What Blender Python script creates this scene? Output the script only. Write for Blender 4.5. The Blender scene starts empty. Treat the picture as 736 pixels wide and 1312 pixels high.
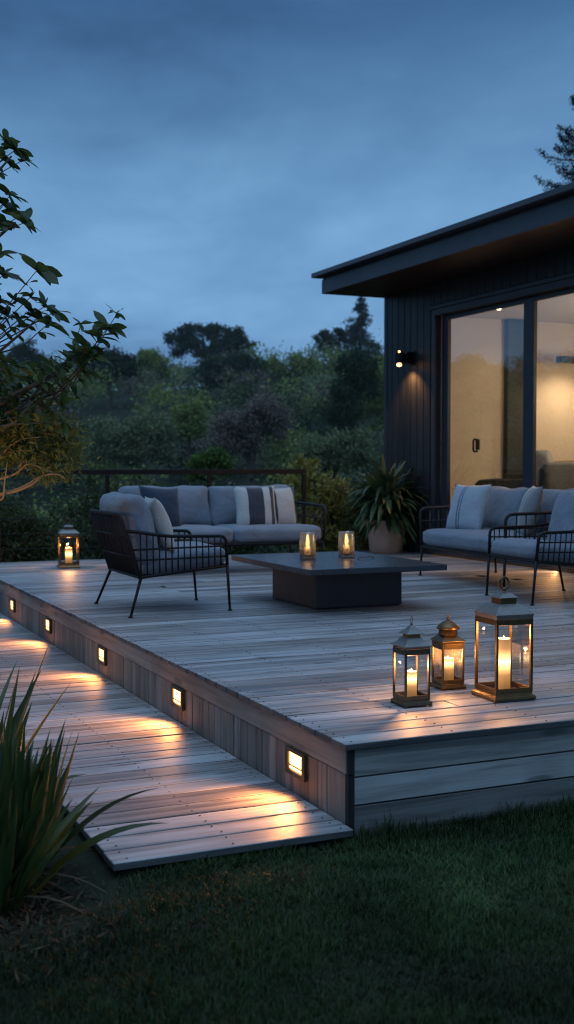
import bpy, bmesh, math, random
import numpy as np
from mathutils import Vector, Matrix, Euler, noise

random.seed(7)
PI = math.pi
scn = bpy.context.scene
col = scn.collection
ZD = 0.37                     # deck surface above the lawn

# ------------------------------------------------------------------ camera
FPX = 1500.0
TH = math.atan(672 / FPX)
PT = math.atan(59 / FPX)
CR = Vector((math.cos(TH), -math.sin(TH), 0))
CH = Vector((math.sin(TH), math.cos(TH), 0))
CF = CH * math.cos(PT) - Vector((0, 0, 1)) * math.sin(PT)
CU = CH * math.sin(PT) + Vector((0, 0, 1)) * math.cos(PT)
CP = Vector((-2.008, -3.924, 1.42))

def at(px, py, depth):
    """point of the place seen at a photo pixel, at a given distance"""
    return CP + (CF + CR * ((px - 368) / FPX) - CU * ((py - 656) / FPX)) * depth

cam = bpy.data.cameras.new('camera')
cam.sensor_fit = 'VERTICAL'
cam.sensor_height = 36
cam.sensor_width = 36
cam.lens = FPX / 1312 * 36
cam.clip_start = 0.05
cam.clip_end = 2000
cam.dof.use_dof = True
cam.dof.focus_distance = 6.0
cam.dof.aperture_fstop = 2.9
camo = bpy.data.objects.new('camera', cam)
col.objects.link(camo)
M3 = Matrix((CR, CU, -CF)).transposed()
camo.matrix_world = Matrix.Translation(CP) @ M3.to_4x4()
scn.camera = camo
scn.view_settings.view_transform = 'Standard'
scn.view_settings.look = 'None'
scn.view_settings.exposure = 0
scn.cycles.use_denoising = True
scn.cycles.pixel_filter_type = 'BLACKMAN_HARRIS'
scn.cycles.filter_width = 1.05
scn.cycles.max_bounces = 8
scn.cycles.transparent_max_bounces = 16
scn.cycles.sample_clamp_indirect = 4
scn.cycles.caustics_reflective = False
scn.cycles.caustics_refractive = False

# ------------------------------------------------------------------ materials
class NT:
    def __init__(s, tree):
        s.t = tree
    def n(s, typ, **kw):
        nd = s.t.nodes.new(typ)
        for k, v in kw.items():
            if k.startswith('i_'):
                nd.inputs[k[2:].replace('_', ' ')].default_value = v
            else:
                setattr(nd, k, v)
        return nd
    def l(s, a, b):
        s.t.links.new(a, b)
    def math(s, op, a, b=None, c=None, clamp=False):
        nd = s.t.nodes.new('ShaderNodeMath'); nd.operation = op; nd.use_clamp = clamp
        for i, v in enumerate((a, b, c)):
            if v is None: continue
            if hasattr(v, 'default_value'): s.l(v, nd.inputs[i])
            else: nd.inputs[i].default_value = v
        return nd.outputs[0]
    def mix(s, f, a, b, mode='MIX'):
        nd = s.t.nodes.new('ShaderNodeMix'); nd.data_type = 'RGBA'; nd.blend_type = mode
        for sock, v in ((nd.inputs['Factor'], f), (nd.inputs[6], a), (nd.inputs[7], b)):
            if hasattr(v, 'default_value'): s.l(v, sock)
            elif isinstance(v, (int, float)): sock.default_value = v
            else: sock.default_value = (*v[:3], 1)
        return nd.outputs[2]
    def ramp(s, f, stops, interp='LINEAR'):
        nd = s.t.nodes.new('ShaderNodeValToRGB'); cr = nd.color_ramp; cr.interpolation = interp
        while len(cr.elements) < len(stops): cr.elements.new(0.5)
        for e, (p, c) in zip(cr.elements, stops):
            e.position = p
            e.color = (*c, 1) if not isinstance(c, (int, float)) else (c, c, c, 1)
        s.l(f, nd.inputs[0])
        return nd.outputs[0]
    def noise(s, vec, scale, detail=4, rough=0.55, dist=0.0):
        nd = s.n('ShaderNodeTexNoise'); nd.inputs['Scale'].default_value = scale
        nd.inputs['Detail'].default_value = detail; nd.inputs['Roughness'].default_value = rough
        nd.inputs['Distortion'].default_value = dist
        if vec is not None: s.l(vec, nd.inputs['Vector'])
        return nd.outputs['Fac']
    def mapping(s, vec, scale=(1, 1, 1), loc=(0, 0, 0), rot=(0, 0, 0)):
        nd = s.n('ShaderNodeMapping'); nd.inputs['Scale'].default_value = scale
        nd.inputs['Location'].default_value = loc; nd.inputs['Rotation'].default_value = rot
        s.l(vec, nd.inputs['Vector']); return nd.outputs[0]
    def bump(s, h, strength, dist=0.01):
        nd = s.n('ShaderNodeBump'); nd.inputs['Strength'].default_value = strength
        nd.inputs['Distance'].default_value = dist
        s.l(h, nd.inputs['Height']); return nd.outputs[0]

def new_mat(name):
    m = bpy.data.materials.new(name); m.use_nodes = True
    nt = m.node_tree; nt.nodes.clear()
    T = NT(nt)
    out = T.n('ShaderNodeOutputMaterial')
    b = T.n('ShaderNodeBsdfPrincipled')
    T.l(b.outputs[0], out.inputs[0])
    return m, T, b, out

def setc(T, sock, v):
    if hasattr(v, 'default_value'): T.l(v, sock)
    elif isinstance(v, (int, float)): sock.default_value = v
    else: sock.default_value = (*v[:3], 1)

def plain(name, c, rough=0.6, metal=0.0, var=0.25, scale=8, bump=0.15, bscale=60, bdist=0.003, spec=0.5, rvar=0.1):
    m, T, b, o = new_mat(name)
    tc = T.n('ShaderNodeTexCoord').outputs['Object']
    n1 = T.noise(tc, scale, 5)
    cc = T.mix(T.math('MULTIPLY', n1, 1.0), [x * (1 - var) for x in c], [min(1, x * (1 + var)) for x in c])
    T.l(cc, b.inputs['Base Color'])
    n2 = T.noise(tc, scale * 3.1, 4)
    T.l(T.math('MULTIPLY_ADD', n2, rvar * 2, rough - rvar), b.inputs['Roughness'])
    b.inputs['Metallic'].default_value = metal
    b.inputs['Specular IOR Level'].default_value = spec
    if bump:
        T.l(T.bump(T.noise(tc, bscale, 3), bump, bdist), b.inputs['Normal'])
    return m

def wood(name, axis='X', base=(0.325, 0.325, 0.335), dark=(0.13, 0.127, 0.13), light=(0.48, 0.485, 0.50), rough=0.52, contrast=1.0, edge=0.75):
    m, T, b, o = new_mat(name)
    tc = T.n('ShaderNodeTexCoord').outputs['Object']
    rnd = T.n('ShaderNodeNewGeometry').outputs['Random Per Island']
    off = T.n('ShaderNodeCombineXYZ')
    T.l(T.math('MULTIPLY', rnd, 37.0), off.inputs[0]); T.l(T.math('MULTIPLY', rnd, 91.0), off.inputs[1]); T.l(T.math('MULTIPLY', rnd, 53.0), off.inputs[2])
    add = T.n('ShaderNodeVectorMath', operation='ADD'); T.l(tc, add.inputs[0]); T.l(off.outputs[0], add.inputs[1])
    sc = {'X': (1.0, 20, 20), 'Y': (20, 1.0, 20), 'Z': (20, 20, 1.0)}[axis]
    v = T.mapping(add.outputs[0], sc)
    g1 = T.noise(v, 1.0, 6, 0.62, 0.6)
    sc2 = tuple(s * 4.5 for s in sc)
    g2 = T.noise(T.mapping(add.outputs[0], sc2), 1.0, 3, 0.6)
    blot = T.noise(add.outputs[0], 2.3, 3)
    # knots: rare dark spots
    sk = {'X': (1.5, 6.5, 6.5), 'Y': (6.5, 1.5, 6.5), 'Z': (6.5, 6.5, 1.5)}[axis]
    vor = T.n('ShaderNodeTexVoronoi'); vor.inputs['Scale'].default_value = 1.6
    T.l(T.mapping(add.outputs[0], sk), vor.inputs['Vector'])
    knot = T.ramp(vor.outputs['Distance'], [(0.0, 1.0), (0.12, 0.9), (0.20, 0.0)])
    gr = T.ramp(g1, [(0.33, dark), (0.5, base), (0.67, light)])
    gr = T.mix(T.math('MULTIPLY', g2, 0.22 * contrast), gr, dark)
    tone = T.ramp(rnd, [(0.0, (0.55, 0.51, 0.50)), (0.22, (0.98, 0.96, 0.95)), (0.42, (0.72, 0.66, 0.62)), (0.62, (1.16, 1.16, 1.18)), (0.8, (0.86, 0.80, 0.74)), (1.0, (1.34, 1.33, 1.34))])
    gr = T.mix(1.0, gr, tone, 'MULTIPLY')
    gr = T.mix(T.math('MULTIPLY', T.ramp(blot, [(0.5, 0.0), (0.75, 1.0)]), 0.35), gr, dark)
    gr = T.mix(T.math('MULTIPLY', knot, 0.6), gr, [d * 0.35 for d in dark])
    # painted shade: upright board faces darkened so gaps between planks read dark
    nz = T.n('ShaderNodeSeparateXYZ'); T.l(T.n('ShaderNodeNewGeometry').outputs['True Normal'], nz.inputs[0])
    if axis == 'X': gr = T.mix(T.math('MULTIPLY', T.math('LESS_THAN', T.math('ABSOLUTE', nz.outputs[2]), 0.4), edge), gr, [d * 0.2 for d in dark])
    stain = T.ramp(T.noise(tc, 0.9, 5, 0.65), [(0.38, 0.0), (0.70, 1.0)])
    gr = T.mix(T.math('MULTIPLY', stain, 0.30), gr, T.mix(1.0, gr, (0.55, 0.52, 0.50), 'MULTIPLY'))
    T.l(gr, b.inputs['Base Color'])
    T.l(T.math('MULTIPLY_ADD', g1, 0.3, rough - 0.15), b.inputs['Roughness'])
    hh = T.math('ADD', T.math('MULTIPLY', g1, 0.7), T.math('MULTIPLY', g2, 0.5))
    T.l(T.bump(hh, 0.45, 0.004), b.inputs['Normal'])
    return m

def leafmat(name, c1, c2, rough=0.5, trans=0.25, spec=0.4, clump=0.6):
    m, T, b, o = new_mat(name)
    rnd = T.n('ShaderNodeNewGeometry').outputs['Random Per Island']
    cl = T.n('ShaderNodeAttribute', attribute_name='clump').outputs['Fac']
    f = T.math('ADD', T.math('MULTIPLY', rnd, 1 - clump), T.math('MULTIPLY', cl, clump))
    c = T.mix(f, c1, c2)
    T.l(c, b.inputs['Base Color'])
    b.inputs['Roughness'].default_value = rough
    b.inputs['Specular IOR Level'].default_value = spec
    if trans:
        tr = T.n('ShaderNodeBsdfTranslucent'); T.l(c, tr.inputs[0])
        mx = T.n('ShaderNodeMixShader'); mx.inputs[0].default_value = trans
        T.l(b.outputs[0], mx.inputs[1]); T.l(tr.outputs[0], mx.inputs[2]); T.l(mx.outputs[0], o.inputs[0])
    return m

def fabric(name, c, stripes=None, bump=0.35):
    """woven cloth; stripes: list of (position 0..1 across local X, colour), span of local X"""
    m, T, b, o = new_mat(name)
    tc = T.n('ShaderNodeTexCoord').outputs['Object']
    n1 = T.noise(tc, 9, 4)
    if stripes:
        sp, span = stripes
        sx = T.n('ShaderNodeSeparateXYZ'); T.l(tc, sx.inputs[0])
        wob = T.math('MULTIPLY', T.math('SUBTRACT', T.noise(tc, 7, 2), 0.5), 0.03)
        u = T.math('ADD', T.math('MULTIPLY_ADD', sx.outputs[0], 1 / span, 0.5), wob)
        base = T.ramp(u, sp, 'CONSTANT')
    else:
        base = T.mix(0.0, c, c)
    cc = T.mix(T.math('MULTIPLY', n1, 0.5), base, T.mix(1.0, base, (0.62, 0.62, 0.64), 'MULTIPLY'))
    weave = T.noise(T.mapping(tc, (260, 260, 260)), 1.0, 2)
    cc = T.mix(T.math('MULTIPLY', weave, 0.35), cc, T.mix(1.0, cc, (0.5, 0.5, 0.5), 'MULTIPLY'))
    T.l(cc, b.inputs['Base Color'])
    b.inputs['Roughness'].default_value = 0.9
    b.inputs['Specular IOR Level'].default_value = 0.2
    b.inputs['Sheen Weight'].default_value = 0.25
    wr = T.noise(tc, 11, 4, 0.6, 0.8)
    hh = T.math('ADD', T.math('MULTIPLY', wr, 1.0), T.math('MULTIPLY', weave, 0.12))
    T.l(T.bump(hh, bump * 1.9, 0.02), b.inputs['Normal'])
    return m

def glassmat(name, tint=(1, 1, 1), rough=0.0, bump=0.0, bscale=60, ior=1.5, glossy=1.0, frost=0.0):
    m = bpy.data.materials.new(name); m.use_nodes = True
    nt = m.node_tree; nt.nodes.clear(); T = NT(nt)
    out = T.n('ShaderNodeOutputMaterial')
    tr = T.n('ShaderNodeBsdfTransparent'); tr.inputs[0].default_value = (*tint, 1)
    gl = T.n('ShaderNodeBsdfGlossy'); gl.inputs['Roughness'].default_value = rough
    fr = T.n('ShaderNodeFresnel'); fr.inputs['IOR'].default_value = ior
    f = T.math('MULTIPLY', fr.outputs[0], glossy, clamp=True)
    mx = T.n('ShaderNodeMixShader'); T.l(f, mx.inputs[0]); T.l(tr.outputs[0], mx.inputs[1]); T.l(gl.outputs[0], mx.inputs[2])
    if bump:
        tc = T.n('ShaderNodeTexCoord').outputs['Object']
        vo = T.n('ShaderNodeTexVoronoi'); vo.inputs['Scale'].default_value = bscale; T.l(tc, vo.inputs['Vector'])
        nb = T.bump(vo.outputs['Distance'], bump, 0.01)
        T.l(nb, gl.inputs['Normal']); T.l(nb, fr.inputs['Normal'])
    res = mx.outputs[0]
    if frost:
        tl = T.n('ShaderNodeBsdfTranslucent'); tl.inputs[0].default_value = (0.9, 0.85, 0.78, 1)
        m2 = T.n('ShaderNodeMixShader'); m2.inputs[0].default_value = frost
        T.l(res, m2.inputs[1]); T.l(tl.outputs[0], m2.inputs[2]); res = m2.outputs[0]
    T.l(res, out.inputs[0])
    return m

def emit(name, c, s):
    m = bpy.data.materials.new(name); m.use_nodes = True
    nt = m.node_tree; nt.nodes.clear(); T = NT(nt)
    out = T.n('ShaderNodeOutputMaterial'); e = T.n('ShaderNodeEmission')
    e.inputs[0].default_value = (*c, 1); e.inputs[1].default_value = s
    T.l(e.outputs[0], out.inputs[0]); return m

def waxmat(name, h, spot, s):
    """pillar candle wax: inner glow painted as an emission gradient along its height"""
    m, T, b, o = new_mat(name)
    b.inputs['Base Color'].default_value = (0.46, 0.36, 0.22, 1); b.inputs['Roughness'].default_value = 0.5
    tc = T.n('ShaderNodeTexCoord').outputs['Object']
    sx = T.n('ShaderNodeSeparateXYZ'); T.l(tc, sx.inputs[0])
    z = T.math('DIVIDE', sx.outputs[2], h)
    d = T.math('ABSOLUTE', T.math('SUBTRACT', z, spot))
    g = T.ramp(d, [(0.0, 1.0), (0.12, 0.62), (0.26, 0.20), (0.48, 0.10), (1.0, 0.06)])
    cc = T.ramp(g, [(0.0, (1, 0.42, 0.10)), (0.35, (1, 0.48, 0.13)), (0.75, (1, 0.64, 0.24)), (1.0, (1, 0.76, 0.38))])
    T.l(cc, b.inputs['Emission Color']); T.l(T.math('MULTIPLY', g, s), b.inputs['Emission Strength'])  # emission imitates light shining through the wax
    return m

M = {}
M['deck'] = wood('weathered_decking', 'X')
M['deck_front'] = wood('weathered_cladding', 'X', edge=0.0, contrast=1.8, base=(0.36, 0.35, 0.335), dark=(0.16, 0.155, 0.145), light=(0.48, 0.47, 0.455), rough=0.6)
M['skirt'] = wood('weathered_skirting', 'Z', contrast=1.6, base=(0.25, 0.21, 0.185), dark=(0.12, 0.10, 0.09), light=(0.34, 0.295, 0.265), rough=0.65)
M['fascia'] = wood('weathered_edge_board', 'Y', base=(0.27, 0.225, 0.20), dark=(0.14, 0.115, 0.10), light=(0.35, 0.30, 0.27), rough=0.6)
M['dark_gap'] = plain('dark_joists', (0.015, 0.013, 0.012), 0.9)
M['screw'] = plain('rusty_screw', (0.05, 0.04, 0.035), 0.6, 0.5, bump=0)
M['black'] = plain('black_powder_coat', (0.006, 0.006, 0.007), 0.42, 0.0, bump=0.1, bscale=300, bdist=0.001, spec=0.28)
M['cord'] = plain('black_woven_cord', (0.008, 0.008, 0.010), 0.6, bump=0.4, bscale=400, bdist=0.001)
M['cush'] = fabric('grey_upholstery', (0.240, 0.275, 0.335))
M['cush_l'] = fabric('pale_grey_upholstery', (0.48, 0.50, 0.53))
M['navy'] = fabric('slate_blue_cloth', (0.026, 0.048, 0.088))
W_, D_ = (0.60, 0.59, 0.57), (0.06, 0.068, 0.085)
M['stripe_a'] = fabric('bold_striped_cloth', W_, ([(0.0, W_), (0.30, D_), (0.66, W_), (0.82, D_), (0.90, W_)], 0.46))
M['stripe_b'] = fabric('split_striped_cloth', W_, ([(0.0, D_), (0.38, W_), (0.85, D_)], 0.46))
M['stripe_c'] = fabric('pale_pillow_cloth', W_, ([(0.0, (0.46, 0.52, 0.58)), (0.36, (0.16, 0.19, 0.24)), (0.40, (0.44, 0.50, 0.56)), (0.43, (0.14, 0.17, 0.22)), (0.46, (0.44, 0.50, 0.56))], 0.46))
M['stripe_d'] = fabric('white_and_grey_cloth', W_, ([(0.0, W_), (0.42, (0.22, 0.23, 0.25)), (0.52, W_), (0.58, (0.27, 0.28, 0.29))], 0.46))
M['cream'] = fabric('cream_cloth', (0.60, 0.57, 0.53))
M['tabletop'] = plain('dark_slate_top', (0.035, 0.04, 0.05), 0.30, bump=0.12, bscale=40, var=0.4, scale=5)
M['tablebase'] = plain('charcoal_base', (0.02, 0.022, 0.027), 0.55, bump=0.1)
M['brass'] = plain('aged_brass', (0.15, 0.095, 0.045), 0.40, 0.9, var=0.45, scale=30, bump=0.2, bscale=150, bdist=0.001)
M['bronze'] = plain('dark_bronze', (0.13, 0.095, 0.06), 0.42, 0.8, var=0.5, scale=25, bump=0.2, bscale=150, bdist=0.001)
M['copper'] = plain('polished_copper', (0.45, 0.22, 0.10), 0.3, 1.0, var=0.35, scale=30, bump=0.2, bscale=120, bdist=0.001)
M['zinc'] = plain('weathered_zinc', (0.24, 0.21, 0.19), 0.45, 0.75, var=0.3, scale=30, bump=0.2, bscale=120, bdist=0.001)
M['pane'] = glassmat('lantern_glass', (0.93, 0.95, 0.95), 0.02, 0, 0, 1.5, 0.5)
M['lampglass'] = glassmat('smoked_lamp_glass', (0.55, 0.52, 0.48), 0.05, 0, 0, 1.5, 0.4)
M['pane_seed'] = glassmat('seeded_lantern_glass', (0.86, 0.86, 0.83), 0.05, 0.9, 130, 1.5, 0.8, 0.025)
M['votive'] = glassmat('mercury_votive_glass', (0.82, 0.76, 0.66), 0.10, 1.0, 90, 1.5, 1.6, 0.05)
M['clad'] = wood('charcoal_cladding', 'Z', base=(0.018, 0.022, 0.026), dark=(0.010, 0.013, 0.016), light=(0.025, 0.030, 0.035), rough=0.5)
M['darkmetal'] = plain('charcoal_metal', (0.032, 0.037, 0.047), 0.45, 0.0, var=0.15, scale=2, bump=0.05)
M['fasciamat'] = plain('painted_fascia', (0.055, 0.064, 0.080), 0.5, 0.0, var=0.3, scale=1.3, bump=0.08)
M['roofmetal'] = plain('grey_roof_edge', (0.05, 0.056, 0.068), 0.4, 0.0, var=0.2, scale=3, bump=0.05)
M['soffit'] = wood('stained_soffit', 'Y', base=(0.035, 0.017, 0.011), dark=(0.018, 0.009, 0.006), light=(0.05, 0.024, 0.015), rough=0.5)
M['winglass'] = glassmat('window_glass', (0.72, 0.74, 0.72), 0.0, 0, 0, 1.55, 3.2)
M['inwall'] = plain('warm_plaster', (0.60, 0.53, 0.44), 0.85, var=0.05, scale=2, bump=0.0)
M['inceil'] = plain('white_plaster', (0.70, 0.66, 0.62), 0.85, var=0.04, scale=2, bump=0.05)
M['infloor'] = plain('oak_floor', (0.20, 0.14, 0.09), 0.45, scale=3)
M['indark'] = plain('dark_panel', (0.012, 0.020, 0.020), 0.6, var=0.2)
M['inlinen'] = fabric('tan_linen', (0.26, 0.17, 0.09))
M['ingrey'] = fabric('dark_grey_linen', (0.09, 0.085, 0.085))
M['terracotta'] = plain('whitewashed_terracotta', (0.66, 0.46, 0.35), 0.8, var=0.3, scale=9, bump=0.3, bscale=40)
M['soil'] = plain('dark_soil', (0.022, 0.017, 0.012), 0.95, var=0.5, scale=30, bump=0.8, bscale=90, bdist=0.01)
M['bark'] = plain('grey_bark', (0.11, 0.085, 0.062), 0.85, var=0.4, scale=20, bump=0.6, bscale=70, bdist=0.004)
M['bark_w'] = plain('tan_bark', (0.30, 0.20, 0.11), 0.7, var=0.35, scale=25, bump=0.5, bscale=90, bdist=0.003)
M['leaf_big'] = leafmat('glossy_leaf', (0.045, 0.080, 0.024), (0.15, 0.195, 0.055), 0.4, 0.45)
M['leaf_fine'] = leafmat('fine_leaf', (0.09, 0.13, 0.035), (0.26, 0.26, 0.07), 0.5, 0.3)
M['leaf_olive'] = leafmat('olive_leaf', (0.17, 0.17, 0.04), (0.42, 0.38, 0.10), 0.5, 0.35)
M['leaf_pot'] = leafmat('potted_leaf', (0.045, 0.085, 0.035), (0.14, 0.21, 0.09), 0.38, 0.2)
M['flax'] = leafmat('flax_leaf', (0.014, 0.036, 0.010), (0.050, 0.085, 0.022), 0.38, 0.25, 0.5, 0.0)
M['dry'] = leafmat('dry_leaf', (0.03, 0.024, 0.014), (0.09, 0.07, 0.04), 0.8, 0.1, 0.2, 0.0)
M['red'] = leafmat('russet_leaf', (0.13, 0.035, 0.018), (0.24, 0.075, 0.035), 0.5, 0.3)
M['t_dark'] = leafmat('evergreen_leaf', (0.020, 0.034, 0.018), (0.060, 0.084, 0.040), 0.9, 0.15, 0.08, 0.75)
M['t_mid'] = leafmat('scrub_leaf', (0.085, 0.115, 0.034), (0.29, 0.32, 0.10), 0.9, 0.15, 0.08, 0.75)
M['t_bright'] = leafmat('fresh_leaf', (0.06, 0.10, 0.022), (0.13, 0.19, 0.045), 0.9, 0.15, 0.08, 0.75)
M['t_grey'] = leafmat('grey_green_leaf', (0.115, 0.135, 0.066), (0.24, 0.26, 0.13), 0.9, 0.15, 0.08, 0.75)
M['t_purple'] = leafmat('purple_brown_twig', (0.13, 0.10, 0.085), (0.27, 0.21, 0.17), 0.9, 0.15, 0.08, 0.75)
M['t_conifer'] = leafmat('conifer_needle', (0.006, 0.012, 0.010), (0.018, 0.030, 0.020), 0.6, 0.05)

def grassmat():
    m, T, b, o = new_mat('lawn_blade')
    rnd = T.n('ShaderNodeNewGeometry').outputs['Random Per Island']
    pos = T.n('ShaderNodeNewGeometry').outputs['Position']
    pat = T.noise(pos, 1.1, 4, 0.6, 0.5)
    c = T.ramp(rnd, [(0.0, (0.014, 0.030, 0.007)), (0.5, (0.032, 0.064, 0.015)), (0.88, (0.055, 0.095, 0.026)), (0.975, (0.085, 0.085, 0.036)), (1.0, (0.13, 0.11, 0.06))])
    c = T.mix(1.0, c, T.ramp(pat, [(0.32, (0.28, 0.30, 0.25)), (0.46, (0.62, 0.66, 0.56)), (0.56, (0.95, 1.02, 0.92)), (0.68, (1.6, 1.7, 1.65))]), 'MULTIPLY')
    T.l(c, b.inputs['Base Color']); b.inputs['Roughness'].default_value = 0.55; b.inputs['Specular IOR Level'].default_value = 0.25
    tr = T.n('ShaderNodeBsdfTranslucent'); T.l(c, tr.inputs[0])
    mx = T.n('ShaderNodeMixShader'); mx.inputs[0].default_value = 0.25
    T.l(b.outputs[0], mx.inputs[1]); T.l(tr.outputs[0], mx.inputs[2]); T.l(mx.outputs[0], o.inputs[0])
    return m
M['grass'] = grassmat()

def groundmat():
    m, T, b, o = new_mat('ground_soil_and_turf')
    pos = T.n('ShaderNodeNewGeometry').outputs['Position']
    n1 = T.noise(pos, 0.35, 6, 0.6); n2 = T.noise(pos, 25, 5)
    c = T.ramp(n1, [(0.3, (0.020, 0.026, 0.014)), (0.5, (0.034, 0.040, 0.024)), (0.7, (0.050, 0.046, 0.034))])
    c = T.mix(T.math('MULTIPLY', n2, 0.6), c, (0.014, 0.016, 0.009))
    T.l(c, b.inputs['Base Color']); b.inputs['Roughness'].default_value = 0.95; b.inputs['Specular IOR Level'].default_value = 0.1
    T.l(T.bump(n2, 0.6, 0.03), b.inputs['Normal'])
    return m
M['ground'] = groundmat()

# ------------------------------------------------------------------ mesh helpers
class MB:
    def __init__(s):
        s.v = []; s.f = []
    def add(s, vs, fs):
        b = len(s.v); s.v += [tuple(p) for p in vs]; s.f += [tuple(i + b for i in q) for q in fs]
    def box(s, x0, x1, y0, y1, z0, z1, mat=None):
        vs = [Vector(p) for p in ((x0, y0, z0), (x1, y0, z0), (x1, y1, z0), (x0, y1, z0), (x0, y0, z1), (x1, y0, z1), (x1, y1, z1), (x0, y1, z1))]
        if mat is not None: vs = [mat @ p for p in vs]
        s.add(vs, [(3, 2, 1, 0), (4, 5, 6, 7), (0, 1, 5, 4), (1, 2, 6, 5), (2, 3, 7, 6), (3, 0, 4, 7)])
        return s
    def tube(s, pts, r, n=8, closed=False):
        pts = [Vector(p) for p in pts]; N = len(pts)
        rs = r if isinstance(r, (list, tuple)) else [r] * N
        rings = []; up = None
        for i, p in enumerate(pts):
            if closed: t = pts[(i + 1) % N] - pts[i - 1]
            else: t = pts[min(i + 1, N - 1)] - pts[max(i - 1, 0)]
            if t.length < 1e-9: t = Vector((0, 0, 1))
            t.normalize()
            if up is None:
                up = Vector((0, 0, 1)) if abs(t.z) < 0.9 else Vector((1, 0, 0))
            up = (up - t * up.dot(t))
            if up.length < 1e-6: up = t.orthogonal()
            up.normalize(); sd = t.cross(up)
            rings.append([p + (up * math.cos(a) + sd * math.sin(a)) * rs[i] for a in [2 * PI * k / n for k in range(n)]])
        vs = [q for rg in rings for q in rg]; fs = []
        for i in range(N if closed else N - 1):
            j = (i + 1) % N
            for k in range(n):
                fs.append((i * n + k, i * n + (k + 1) % n, j * n + (k + 1) % n, j * n + k))
        if not closed:
            fs.append(tuple(range(n - 1, -1, -1))); fs.append(tuple((N - 1) * n + k for k in range(n)))
        s.add(vs, fs); return s
    def lathe(s, prof, n=24, rot=0.0, c=(0, 0, 0), cap=True):
        vs = []; fs = []
        for r, z in prof:
            for k in range(n):
                a = rot + 2 * PI * k / n
                vs.append((c[0] + r * math.cos(a), c[1] + r * math.sin(a), c[2] + z))
        for i in range(len(prof) - 1):
            for k in range(n):
                fs.append((i * n + k, i * n + (k + 1) % n, (i + 1) * n + (k + 1) % n, (i + 1) * n + k))
        if cap:
            fs.append(tuple(range(n - 1, -1, -1))); fs.append(tuple((len(prof) - 1) * n + k for k in range(n)))
        s.add(vs, fs); return s
    def build(s, name, mat, parent=None, loc=None, rot=None, bevel=0, smooth=False, seg=2):
        me = bpy.data.meshes.new(name); me.from_pydata(s.v, [], s.f); me.update()
        return link(name, me, mat, parent, loc, rot, bevel, smooth, seg)

def link(name, me, mat, parent=None, loc=None, rot=None, bevel=0, smooth=False, seg=2):
    if mat is not None: me.materials.append(M[mat] if isinstance(mat, str) else mat)
    o = bpy.data.objects.new(name, me); col.objects.link(o)
    if parent is not None: o.parent = parent
    if loc is not None: o.location = loc
    if rot is not None: o.rotation_euler = rot
    if bevel:
        md = o.modifiers.new('bevel', 'BEVEL'); md.width = bevel; md.segments = seg; md.limit_method = 'ANGLE'; md.angle_limit = 0.7
    if smooth:
        me.polygons.foreach_set('use_smooth', [True] * len(me.polygons))
    return o

def tag(o, label=None, cat=None, group=None, kind=None):
    if label: o['label'] = label
    if cat: o['category'] = cat
    if group: o['group'] = group
    if kind: o['kind'] = kind
    return o

def thing(name, label, cat, loc=(0, 0, 0), rz=0.0, group=None):
    o = bpy.data.objects.new(name, None); o.empty_display_size = 0.1; col.objects.link(o)
    o.location = loc; o.rotation_euler = (0, 0, rz)
    return tag(o, label, cat, group)

def structure(name):
    o = bpy.data.objects.new(name, None); o.empty_display_size = 0.1; col.objects.link(o)
    return tag(o, kind='structure')

def copy_tree(o, parent=None):
    c = o.copy(); col.objects.link(c)
    if parent is not None: c.parent = parent
    for ch in list(o.children): copy_tree(ch, c)
    return c

def bend(pts, r=0.06, n=5):
    """round the corners of a polyline"""
    pts = [Vector(p) for p in pts]; out = [pts[0]]
    for i in range(1, len(pts) - 1):
        a, b, c = pts[i - 1], pts[i], pts[i + 1]
        ra = min(r, (a - b).length * 0.45); rc = min(r, (c - b).length * 0.45)
        p0 = b + (a - b).normalized() * ra; p1 = b + (c - b).normalized() * rc
        for k in range(n + 1):
            t = k / n
            out.append(p0 * (1 - t) ** 2 + b * 2 * t * (1 - t) + p1 * t * t)
    out.append(pts[-1]); return out

def cushion_mesh(w, d, h, R=0.05, bulge=0.02, n=14, seed=0, lump=0.008, side=0.5):
    """box cushion with rounded, slightly puffed faces; centred, w on X, d on Y, h on Z"""
    bm = bmesh.new(); bmesh.ops.create_cube(bm, size=2.0)
    bmesh.ops.subdivide_edges(bm, edges=bm.edges[:], cuts=n, use_grid_fill=True)
    off = Vector((seed * 3.7, seed * 1.9, seed * 5.3))
    for v in bm.verts:
        p = v.co.copy()
        q = Vector((p.x * w / 2, p.y * d / 2, p.z * h / 2))
        rr = min(R, h / 2 * 0.95)
        inner = Vector((max(-w / 2 + rr, min(w / 2 - rr, q.x)), max(-d / 2 + rr, min(d / 2 - rr, q.y)), max(-h / 2 + rr, min(h / 2 - rr, q.z))))
        dv = q - inner
        if dv.length > 1e-9: q = inner + dv.normalized() * rr if (abs(p.x) > .999 or abs(p.y) > .999 or abs(p.z) > .999) else q
        bx = (1 - p.x ** 4) * (1 - p.y ** 4)
        q.z += (1 if p.z > 0 else -1) * abs(p.z) * bulge * bx
        q.x += p.x * bulge * side * (1 - p.y ** 4) * (1 - p.z ** 2)
        q.y += p.y * bulge * side * (1 - p.x ** 4) * (1 - p.z ** 2)
        nz = noise.noise_vector(q * 5.5 + off) * lump
        nz += noise.noise_vector(q * 14 + off) * lump * 0.35
        v.co = q + nz
    me = bpy.data.meshes.new('cushion'); bm.to_mesh(me); bm.free(); return me

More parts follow.
